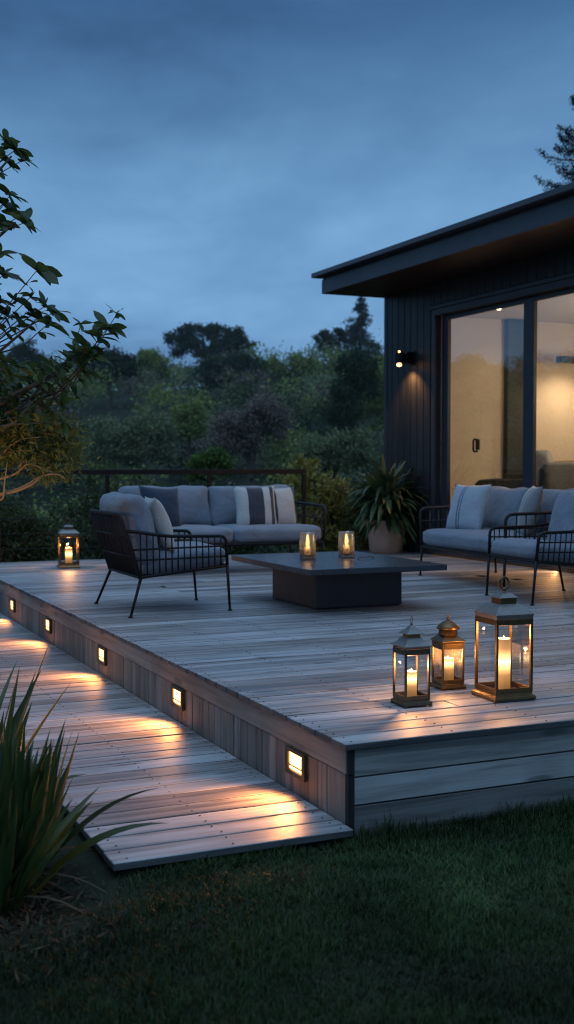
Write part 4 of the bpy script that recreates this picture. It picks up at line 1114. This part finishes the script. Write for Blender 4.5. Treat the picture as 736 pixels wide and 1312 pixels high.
# russet plant and bare twig beside the far end of the walkway
rp = thing('russet_plant', 'small russet-leaved plant at the left edge beside the far walkway', 'plant', (-1.0, 5.9, 0.0))
b = MB(); rq = random.Random(4)
for k in range(40):
    a = rq.uniform(0, 2 * PI); p = Vector((rq.gauss(-0.05, 0.12), rq.gauss(0, 0.12), rq.uniform(0.45, 0.82)))
    blade_leaf(b, p, (math.cos(a), math.sin(a), 0.2), rq.uniform(0.08, 0.15), 0.035, 1.6, 5, seed=k)
b.build('foliage', 'red', rp, smooth=True)
b = MB()
for k in range(7):
    a = k * 0.9; b.tube([(0, 0, -0.02), (0.07 * math.cos(a), 0.07 * math.sin(a), 0.4), (0.13 * math.cos(a), 0.13 * math.sin(a), 0.75)], [0.006, 0.005, 0.003], 5)
b.tube([(-0.1, -0.2, 0.1), (0.1, -0.2, 0.40), (0.3, -0.2, 0.50), (0.56, -0.2, 0.62)], [0.008, 0.007, 0.005, 0.003], 5)
b.build('stems', 'bark_w', rp)

# ------------------------------------------------------------------ flax plants in the front left bed
def flax(label, loc, n, hgt, seed, lean=(0, 0), spread=0.17):
    t = thing('flax_plant', label, 'plant', loc, group='strap-leaved plants beside the walkway')
    r_ = random.Random(seed); b = MB()
    for k in range(n):
        a = r_.uniform(0, 2 * PI); r0 = spread * math.sqrt(r_.random()); e = r_.choice((r_.uniform(1.25, 1.52), r_.uniform(1.15, 1.48), r_.uniform(1.2, 1.5), r_.uniform(1.2, 1.5), r_.uniform(0.9, 1.15)))
        d = Vector((math.cos(a) * math.cos(e) + lean[0], math.sin(a) * math.cos(e) + lean[1], math.sin(e)))
        L = hgt * r_.uniform(0.5, 1.08)
        blade_leaf(b, (r0 * math.cos(a), r0 * math.sin(a), -0.02), d, L, r_.uniform(0.026, 0.050), r_.uniform(0.05, 0.6) if e > 1.0 else r_.uniform(0.3, 1.1), 9, 0.45, 0.03, k, 0.35, r_.uniform(-1.2, 1.2))
    b.build('leaves', 'flax', t, smooth=True)
    b = MB()
    for k in range(n // 3):
        a = r_.uniform(0, 2 * PI); e = r_.uniform(0.1, 0.8)
        blade_leaf(b, (0.1 * math.cos(a), 0.1 * math.sin(a), 0.02), (math.cos(a) * math.cos(e), math.sin(a) * math.cos(e), math.sin(e)), r_.uniform(0.25, 0.5), r_.uniform(0.008, 0.018), r_.uniform(1.2, 2.6), 8, 0.3, 0.03, k, 0.3, r_.uniform(-1, 1))
    b.build('dead_leaves', 'dry', t, smooth=True)
    return t
flax('large green flax clump in the front left, nearest the lawn', (-1.33, 0.08, 0), 190, 0.53, 4, (-0.03, 0), 0.17)
flax('taller flax clump at the left edge behind the front one', (-1.40, 0.66, 0), 105, 0.74, 5, (0.02, 0), 0.18)
flax('smaller flax clump low at the left edge of the photo', (-1.44, -0.14, 0), 90, 0.48, 9, (0.02, 0), 0.16)

# leaf litter (stuff)
rng = np.random.default_rng(15)
n = 2000
P = np.stack([rng.normal(-1.38, 0.17, n), rng.normal(-0.12, 0.24, n), rng.uniform(0.004, 0.03, n)], 1)
P = P[~((P[:, 0] > -0.95) & (P[:, 1] > -0.08))]
Vv, Ff = leaf_quads(rng, P, 0.06, 7.0, 0.0)
Vv[:, 2] = np.clip(np.abs(Vv[:, 2]) * 0.6, 0.003, 0.06)
tag(link('leaf_litter', np_mesh('leaf_litter', Vv, Ff, np.zeros(len(Vv))), 'dry'), 'dry brown leaf litter under the flax plants', 'leaf litter', kind='stuff')

# ------------------------------------------------------------------ lawn blades (stuff)
def lawn():
    rng = np.random.default_rng(44)
    def patch(x0, x1, y0, y1, dens):
        n = int((x1 - x0) * (y1 - y0) * dens)
        return np.stack([rng.uniform(x0, x1, n), rng.uniform(y0, y1, n)], 1)
    P = np.concatenate([patch(-2.2, 2.6, -2.3, 0.03, 24000), patch(2.6, 6, -3, 0.03, 2500), patch(-5.5, -2.2, -4, 8, 2200), patch(-2.2, -1.0, 0.9, 8, 4000), patch(-2.2, 2.6, -4.0, -2.3, 3000)])
    x, y = P[:, 0], P[:, 1]
    keep = ~((x > -0.96) & (y > -0.045) & (x < 0.02)) & ~((x < -1.0) & (y > -0.15) & (y < 0.9) & (x > -2.2)) & ~((x >= 0.02) & (y > -0.003))
    bed = np.hypot((x + 1.4) / 0.62, (y + 0.05) / 0.5)
    keep &= bed > rng.uniform(0.75, 1.1, len(x))
    P = P[keep]; n = len(P)
    tall = np.where((P[:, 1] > -0.05) & (P[:, 0] > 0), rng.uniform(1.0, 2.6, len(P)), np.where(P[:, 1] > -0.14, 1.4, 1.0))
    clump = np.array([noise.noise(Vector((a * 3.0, b_ * 3.0, 0))) for a, b_ in P])
    H = rng.uniform(0.010, 0.032, n) * tall * (1 + 0.55 * clump)
    a = rng.uniform(0, 2 * PI, n); lean = rng.uniform(0.1, 1.1, n)
    # the worn diagonal band lies flatter
    H = H * (1 + 0.5 * np.array([noise.noise(Vector((a * 9.0, b_ * 9.0, 4))) for a, b_ in P]))
    band = np.exp(-((P[:, 1] + 0.75 + (P[:, 0] - 0.3) * 0.75) / 0.35) ** 2)
    lean = lean + band * 0.7
    dx, dy = np.cos(a) * lean, np.sin(a) * lean
    wv = rng.uniform(0.0009, 0.0019, n); sx_, sy_ = -np.sin(a) * wv, np.cos(a) * wv
    z0 = np.zeros(n)
    b0 = np.stack([P[:, 0] - sx_, P[:, 1] - sy_, z0], 1); b1 = np.stack([P[:, 0] + sx_, P[:, 1] + sy_, z0], 1)
    m0 = np.stack([P[:, 0] - sx_ * .8 + dx * H * .4, P[:, 1] - sy_ * .8 + dy * H * .4, H * .6], 1); m1 = np.stack([P[:, 0] + sx_ * .8 + dx * H * .4, P[:, 1] + sy_ * .8 + dy * H * .4, H * .6], 1)
    t0 = np.stack([P[:, 0] - sx_ * .15 + dx * H, P[:, 1] - sy_ * .15 + dy * H, H * .95], 1); t1 = np.stack([P[:, 0] + sx_ * .15 + dx * H, P[:, 1] + sy_ * .15 + dy * H, H * .95], 1)
    V = np.stack([b0, b1, m1, m0, t1, t0], 1).reshape(-1, 3)
    k = np.arange(n, dtype=np.int32) * 6
    F = np.concatenate([np.stack([k, k + 1, k + 2, k + 3], 1), np.stack([k + 3, k + 2, k + 4, k + 5], 1)])
    tag(link('lawn_grass', np_mesh('lawn_grass', V, F), 'grass'), 'short dark green lawn in front of the deck', 'grass', kind='stuff')
lawn()

# ------------------------------------------------------------------ hillside: scrub mass (stuff) and single trees
rng = np.random.default_rng(99)
def scrub(name, n, r0, r1, a0, a1, mat, size, seed, hmin, hmax, leaf, ymin=10.5):
    rg = np.random.default_rng(seed); Vs = []; Fs = []; Cs = []; base = 0
    for i in range(n):
        a = math.radians(rg.uniform(a0, a1)); r = math.sqrt(rg.uniform(r0 ** 2, r1 ** 2))
        x, y = CP.x + r * math.sin(a), CP.y + r * math.cos(a)
        if y < ymin or (x > 3.9 and y < 10.6): continue
        h = rg.uniform(hmin, hmax); wv = h * rg.uniform(0.7, 1.1)
        V, F, c = foliage([(x, y, hill(x, y) + h * 0.42, wv, wv, h * 0.6)], 16, 48, leaf * (0.7 + r / 110), int(seed * 1000 + i), 0.36, 1.7, (0.6, 1.0))
        sh_ = rg.uniform(-0.45, 0.45)
        Vs.append(V); Fs.append(F + base); Cs.append(np.clip(c + sh_, 0, 1)); base += len(V)
    me = np_mesh(name, np.concatenate(Vs), np.concatenate(Fs), np.concatenate(Cs))
    return link(name, me, mat)
A0, A1 = -45, 60
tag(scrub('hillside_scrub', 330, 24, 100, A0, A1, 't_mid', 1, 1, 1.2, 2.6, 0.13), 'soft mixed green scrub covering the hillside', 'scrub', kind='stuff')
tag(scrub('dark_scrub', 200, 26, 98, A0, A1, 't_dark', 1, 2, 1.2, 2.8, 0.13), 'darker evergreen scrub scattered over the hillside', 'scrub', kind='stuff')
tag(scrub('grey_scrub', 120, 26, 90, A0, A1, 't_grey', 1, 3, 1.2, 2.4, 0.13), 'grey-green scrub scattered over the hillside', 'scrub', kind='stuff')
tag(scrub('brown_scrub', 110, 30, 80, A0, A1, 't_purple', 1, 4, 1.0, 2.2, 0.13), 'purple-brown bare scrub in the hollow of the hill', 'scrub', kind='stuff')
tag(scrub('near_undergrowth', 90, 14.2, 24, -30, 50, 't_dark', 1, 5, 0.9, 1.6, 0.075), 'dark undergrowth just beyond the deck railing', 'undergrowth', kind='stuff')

def hill_tree(name, label, px, py_top, py_bot, wpx, dist, mat, seed, blobs=None, trunk=True, leaf=0.2, n=90, per=46, group=None, spread=0.30, cat='tree'):
    """blobs in units of half width / height of the crown box (u,v) centre, (ru,rv) radii"""
    base = at(px, 597, dist); x, y = base.x, base.y; gz = hill(x, y)
    zt = at(px, py_top, dist).z; zb = at(px, py_bot, dist).z; hw = wpx / 2 * dist / FPX; hh = (zt - zb)
    t = thing(name, label, cat, (x, y, gz), 0, group)
    bl = []
    for (u, v, ru, rv) in (blobs or [(0, 0.5, 1.0, 0.5)]):
        off = CR * (u * hw)
        bl.append((off.x, off.y, zb + v * hh - gz, ru * hw, ru * hw * 0.8, rv * hh))
    foliage_obj('crown', mat, t, bl, n, per * 2, leaf * 0.65, seed, spread, 1.7, (0.55, 1.0))
    b = MB(); r_ = random.Random(seed); r0 = 0.05 * hw + 0.03
    fz = max(0.3, zb - gz + hh * 0.25)
    b.tube([(0, 0, -0.3), (r_.uniform(-.1, .1), 0, fz * 0.6), (0, 0, fz)], [r0 * 1.5, r0 * 1.1, r0], 7)
    for q in bl:
        b.tube([(0, 0, fz * 0.8), (q[0] * 0.5, q[1] * 0.5, fz * 0.4 + q[2] * 0.6), (q[0], q[1], q[2])], [r0 * 0.8, r0 * 0.5, r0 * 0.2], 6)
    b.build('trunk', 'bark', t)
    return t
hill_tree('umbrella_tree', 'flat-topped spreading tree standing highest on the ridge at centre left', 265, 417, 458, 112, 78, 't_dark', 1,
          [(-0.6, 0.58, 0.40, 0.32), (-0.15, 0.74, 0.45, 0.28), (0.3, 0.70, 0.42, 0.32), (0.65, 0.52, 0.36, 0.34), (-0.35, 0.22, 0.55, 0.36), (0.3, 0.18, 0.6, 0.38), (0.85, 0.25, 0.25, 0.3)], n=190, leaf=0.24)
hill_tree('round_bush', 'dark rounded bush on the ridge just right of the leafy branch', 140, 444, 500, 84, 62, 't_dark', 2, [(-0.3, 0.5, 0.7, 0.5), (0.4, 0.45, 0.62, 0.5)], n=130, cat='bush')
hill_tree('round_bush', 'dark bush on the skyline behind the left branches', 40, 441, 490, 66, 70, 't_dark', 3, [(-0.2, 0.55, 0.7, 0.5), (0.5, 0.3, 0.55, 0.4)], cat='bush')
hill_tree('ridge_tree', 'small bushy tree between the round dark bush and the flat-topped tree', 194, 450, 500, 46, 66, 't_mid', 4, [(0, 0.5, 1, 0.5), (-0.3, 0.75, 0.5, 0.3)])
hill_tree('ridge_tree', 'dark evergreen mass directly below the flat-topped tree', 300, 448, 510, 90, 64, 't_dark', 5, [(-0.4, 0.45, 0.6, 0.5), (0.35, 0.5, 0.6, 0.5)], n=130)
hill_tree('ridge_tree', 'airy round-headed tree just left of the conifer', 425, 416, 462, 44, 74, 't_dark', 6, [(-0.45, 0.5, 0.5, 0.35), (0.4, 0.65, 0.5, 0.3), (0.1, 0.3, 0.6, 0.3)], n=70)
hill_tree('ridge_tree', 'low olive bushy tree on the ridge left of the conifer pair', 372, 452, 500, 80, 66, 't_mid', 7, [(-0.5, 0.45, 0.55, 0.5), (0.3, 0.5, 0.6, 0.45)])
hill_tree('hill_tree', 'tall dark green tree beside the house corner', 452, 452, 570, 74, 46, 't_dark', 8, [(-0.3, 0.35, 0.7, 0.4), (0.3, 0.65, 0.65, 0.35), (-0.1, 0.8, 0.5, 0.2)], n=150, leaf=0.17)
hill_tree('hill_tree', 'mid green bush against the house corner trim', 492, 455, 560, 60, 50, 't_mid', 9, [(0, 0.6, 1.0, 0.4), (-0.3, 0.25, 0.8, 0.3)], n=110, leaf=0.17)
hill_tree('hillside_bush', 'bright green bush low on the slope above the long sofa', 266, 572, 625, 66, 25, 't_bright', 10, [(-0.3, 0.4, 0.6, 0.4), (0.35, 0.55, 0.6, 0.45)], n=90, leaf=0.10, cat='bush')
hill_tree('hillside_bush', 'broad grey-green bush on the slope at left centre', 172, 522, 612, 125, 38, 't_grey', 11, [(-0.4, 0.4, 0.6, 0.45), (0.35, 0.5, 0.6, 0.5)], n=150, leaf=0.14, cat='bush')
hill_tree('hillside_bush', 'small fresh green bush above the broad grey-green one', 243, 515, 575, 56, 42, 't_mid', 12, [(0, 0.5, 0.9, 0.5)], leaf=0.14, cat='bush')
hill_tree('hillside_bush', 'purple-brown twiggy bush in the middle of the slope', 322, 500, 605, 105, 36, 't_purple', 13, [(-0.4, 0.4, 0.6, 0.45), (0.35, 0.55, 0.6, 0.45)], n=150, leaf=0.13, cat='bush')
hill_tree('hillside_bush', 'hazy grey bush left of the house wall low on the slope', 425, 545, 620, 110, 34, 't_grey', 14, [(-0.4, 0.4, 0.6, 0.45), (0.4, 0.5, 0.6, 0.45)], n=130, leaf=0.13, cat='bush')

def conifer(name, label, px, py_top, dist, base_w, height, seed, tiers=20, mat='t_conifer', leaf=0.16, per=70, spire=False):
    top = at(px, py_top, dist); gz = hill(top.x, top.y)
    H_ = height if height else top.z - gz
    t = thing(name, label, 'conifer', (top.x, top.y, top.z - H_))
    rg = np.random.default_rng(seed); Ps = []; b = MB(); Cl = []
    b.tube([(0, 0, -0.5), (0, 0, H_ * 0.6), (0, 0, H_ * 0.99)], [0.02 * H_, 0.012 * H_, 0.003], 7)
    for k in range(tiers):
        f_ = (k + 0.5) / tiers; z = H_ * (0.12 + 0.86 * f_)
        L = base_w * (1 - f_) ** 0.8 * 0.98 + 0.06
        nbk = max(4, int(9 * (1 - f_) + 4))
        for j in range(nbk):
            a = rg.uniform(0, 2 * PI); l = L * rg.uniform(0.55, 1.12)
            tip = np.array([math.cos(a) * l, math.sin(a) * l, z - l * 0.22 + rg.uniform(-0.1, 0.1)])
            if spire: tip[2] = z + l * rg.uniform(-0.05, 0.40)
            st = np.array([0, 0, z + 0.05])
            b.tube([st, (st + tip) / 2 + np.array([0, 0, -0.03 * l]), tip], [0.012 + 0.012 * l, 0.008 + 0.006 * l, 0.004], 4)
            m = int(per * (0.3 + l / max(base_w, 0.01)))
            tt = rg.uniform(0.15, 1.05, m)[:, None]
            q = st + (tip - st) * tt + rg.normal(size=(m, 3)) * np.array([0.10, 0.10, 0.05]) * (0.35 + 0.5 * l / base_w) * base_w * 0.55
            if spire:
                q = st + (tip - st) * tt + np.array([0, 0, -0.22 * l]) * (tt * (1 - tt) * 2) + rg.normal(size=(m, 3)) * (0.012 + 0.085 * np.clip(1.02 - tt, 0, 1) ** 0.8)
                side = rg.integers(0, 5, m); ang = side * 1.256 + j
                q[:, 0] += np.cos(ang) * 0.20 * np.clip(1.0 - tt[:, 0], 0, 1) * (tt[:, 0] * 9 % 1); q[:, 1] += np.sin(ang) * 0.20 * (tt[:, 0] * 9 % 1) * np.clip(1.0 - tt[:, 0], 0, 1)
            q[:, 2] += 0.10 * l * (tt[:, 0] ** 3)
            Ps.append(q); Cl.append(np.full(m, rg.uniform(0, 1)))
    P = np.concatenate(Ps); V, F = leaf_quads(rg, P, leaf, 3.0, 0.1)
    link('crown', np_mesh('crown', V, F, np.repeat(np.concatenate(Cl), 4)), mat, t)
    b.build('trunk', 'bark', t)
    return t
conifer('conifer', 'pointed dark conifer on the ridge left of the house', 463, 378, 78, 2.9, 6.8, 5, 18, leaf=0.20, per=150)
conifer('conifer', 'tall dark spruce rising behind the house roof at the right', 750, 96, 26, 3.3, 10.2, 6, 38, leaf=0.06, per=640, spire=True)
# a pair of trees out to the left, seen mirrored in the glass doors
hill_tree('hill_tree', 'spreading tree beyond the left edge mirrored in the glass doors', -640, 430, 560, 150, 40, 't_dark', 31, [(-0.4, 0.6, 0.5, 0.3), (0.4, 0.7, 0.5, 0.3), (0, 0.4, 0.5, 0.4)], n=120)

# shrubs on the bank behind the railing, left of the sofa
def bank_shrub(label, x, y, w_, h_, mat, seed):
    t = thing('bank_shrub', label, 'shrub', (x, y, hill(x, y)))
    foliage_obj('foliage', mat, t, [(0, 0, h_ * 0.5, w_ / 2, w_ / 2, h_ * 0.52), (w_ * 0.25, 0, h_ * 0.4, w_ * 0.35, w_ * 0.35, h_ * 0.4)], 70, 110, 0.055, seed, 0.3, 2.2, (0.45, 1.0))
    b = MB()
    for k in range(6): b.tube([(0, 0, -0.1), (0.12 * w_ * math.cos(k * 1.1), 0.12 * w_ * math.sin(k * 1.1), h_ * 0.45), (0.3 * w_ * math.cos(k * 1.1), 0.3 * w_ * math.sin(k * 1.1), h_ * 0.8)], [0.014, 0.01, 0.004], 5)
    b.build('stems', 'bark', t)
    return t
bank_shrub('dark shrub behind the lone far lantern', 0.6, 10.2, 1.3, 1.15, 't_dark', 41)
bank_shrub('dark shrub just left of the lone far lantern', -0.5, 9.8, 1.2, 1.0, 't_mid', 42)
bank_shrub('dark low shrub behind the left end of the long sofa', 1.9, 10.4, 1.4, 1.2, 't_dark', 43)
bank_shrub('dark shrub behind the middle of the railing', 3.2, 10.6, 1.4, 1.15, 't_dark', 44)
bank_shrub('low green shrub where the walkway meets the photo edge', -1.35, 7.4, 0.7, 0.6, 't_mid', 45)

# thin evening haze lying over the hill
hm = bpy.data.materials.new('evening_haze'); hm.use_nodes = True; hm.node_tree.nodes.clear(); T = NT(hm.node_tree)
ho = T.n('ShaderNodeOutputMaterial'); vs_ = T.n('ShaderNodeVolumeScatter'); vs_.inputs['Color'].default_value = (0.92, 0.97, 0.95, 1); vs_.inputs['Density'].default_value = 0.0009; vs_.inputs['Anisotropy'].default_value = 0.1
T.l(vs_.outputs[0], ho.inputs['Volume'])
b = MB(); b.box(-160, 200, 16, 150, -9, 16); tag(b.build('haze', hm), kind='structure')
scn.cycles.volume_bounces = 0
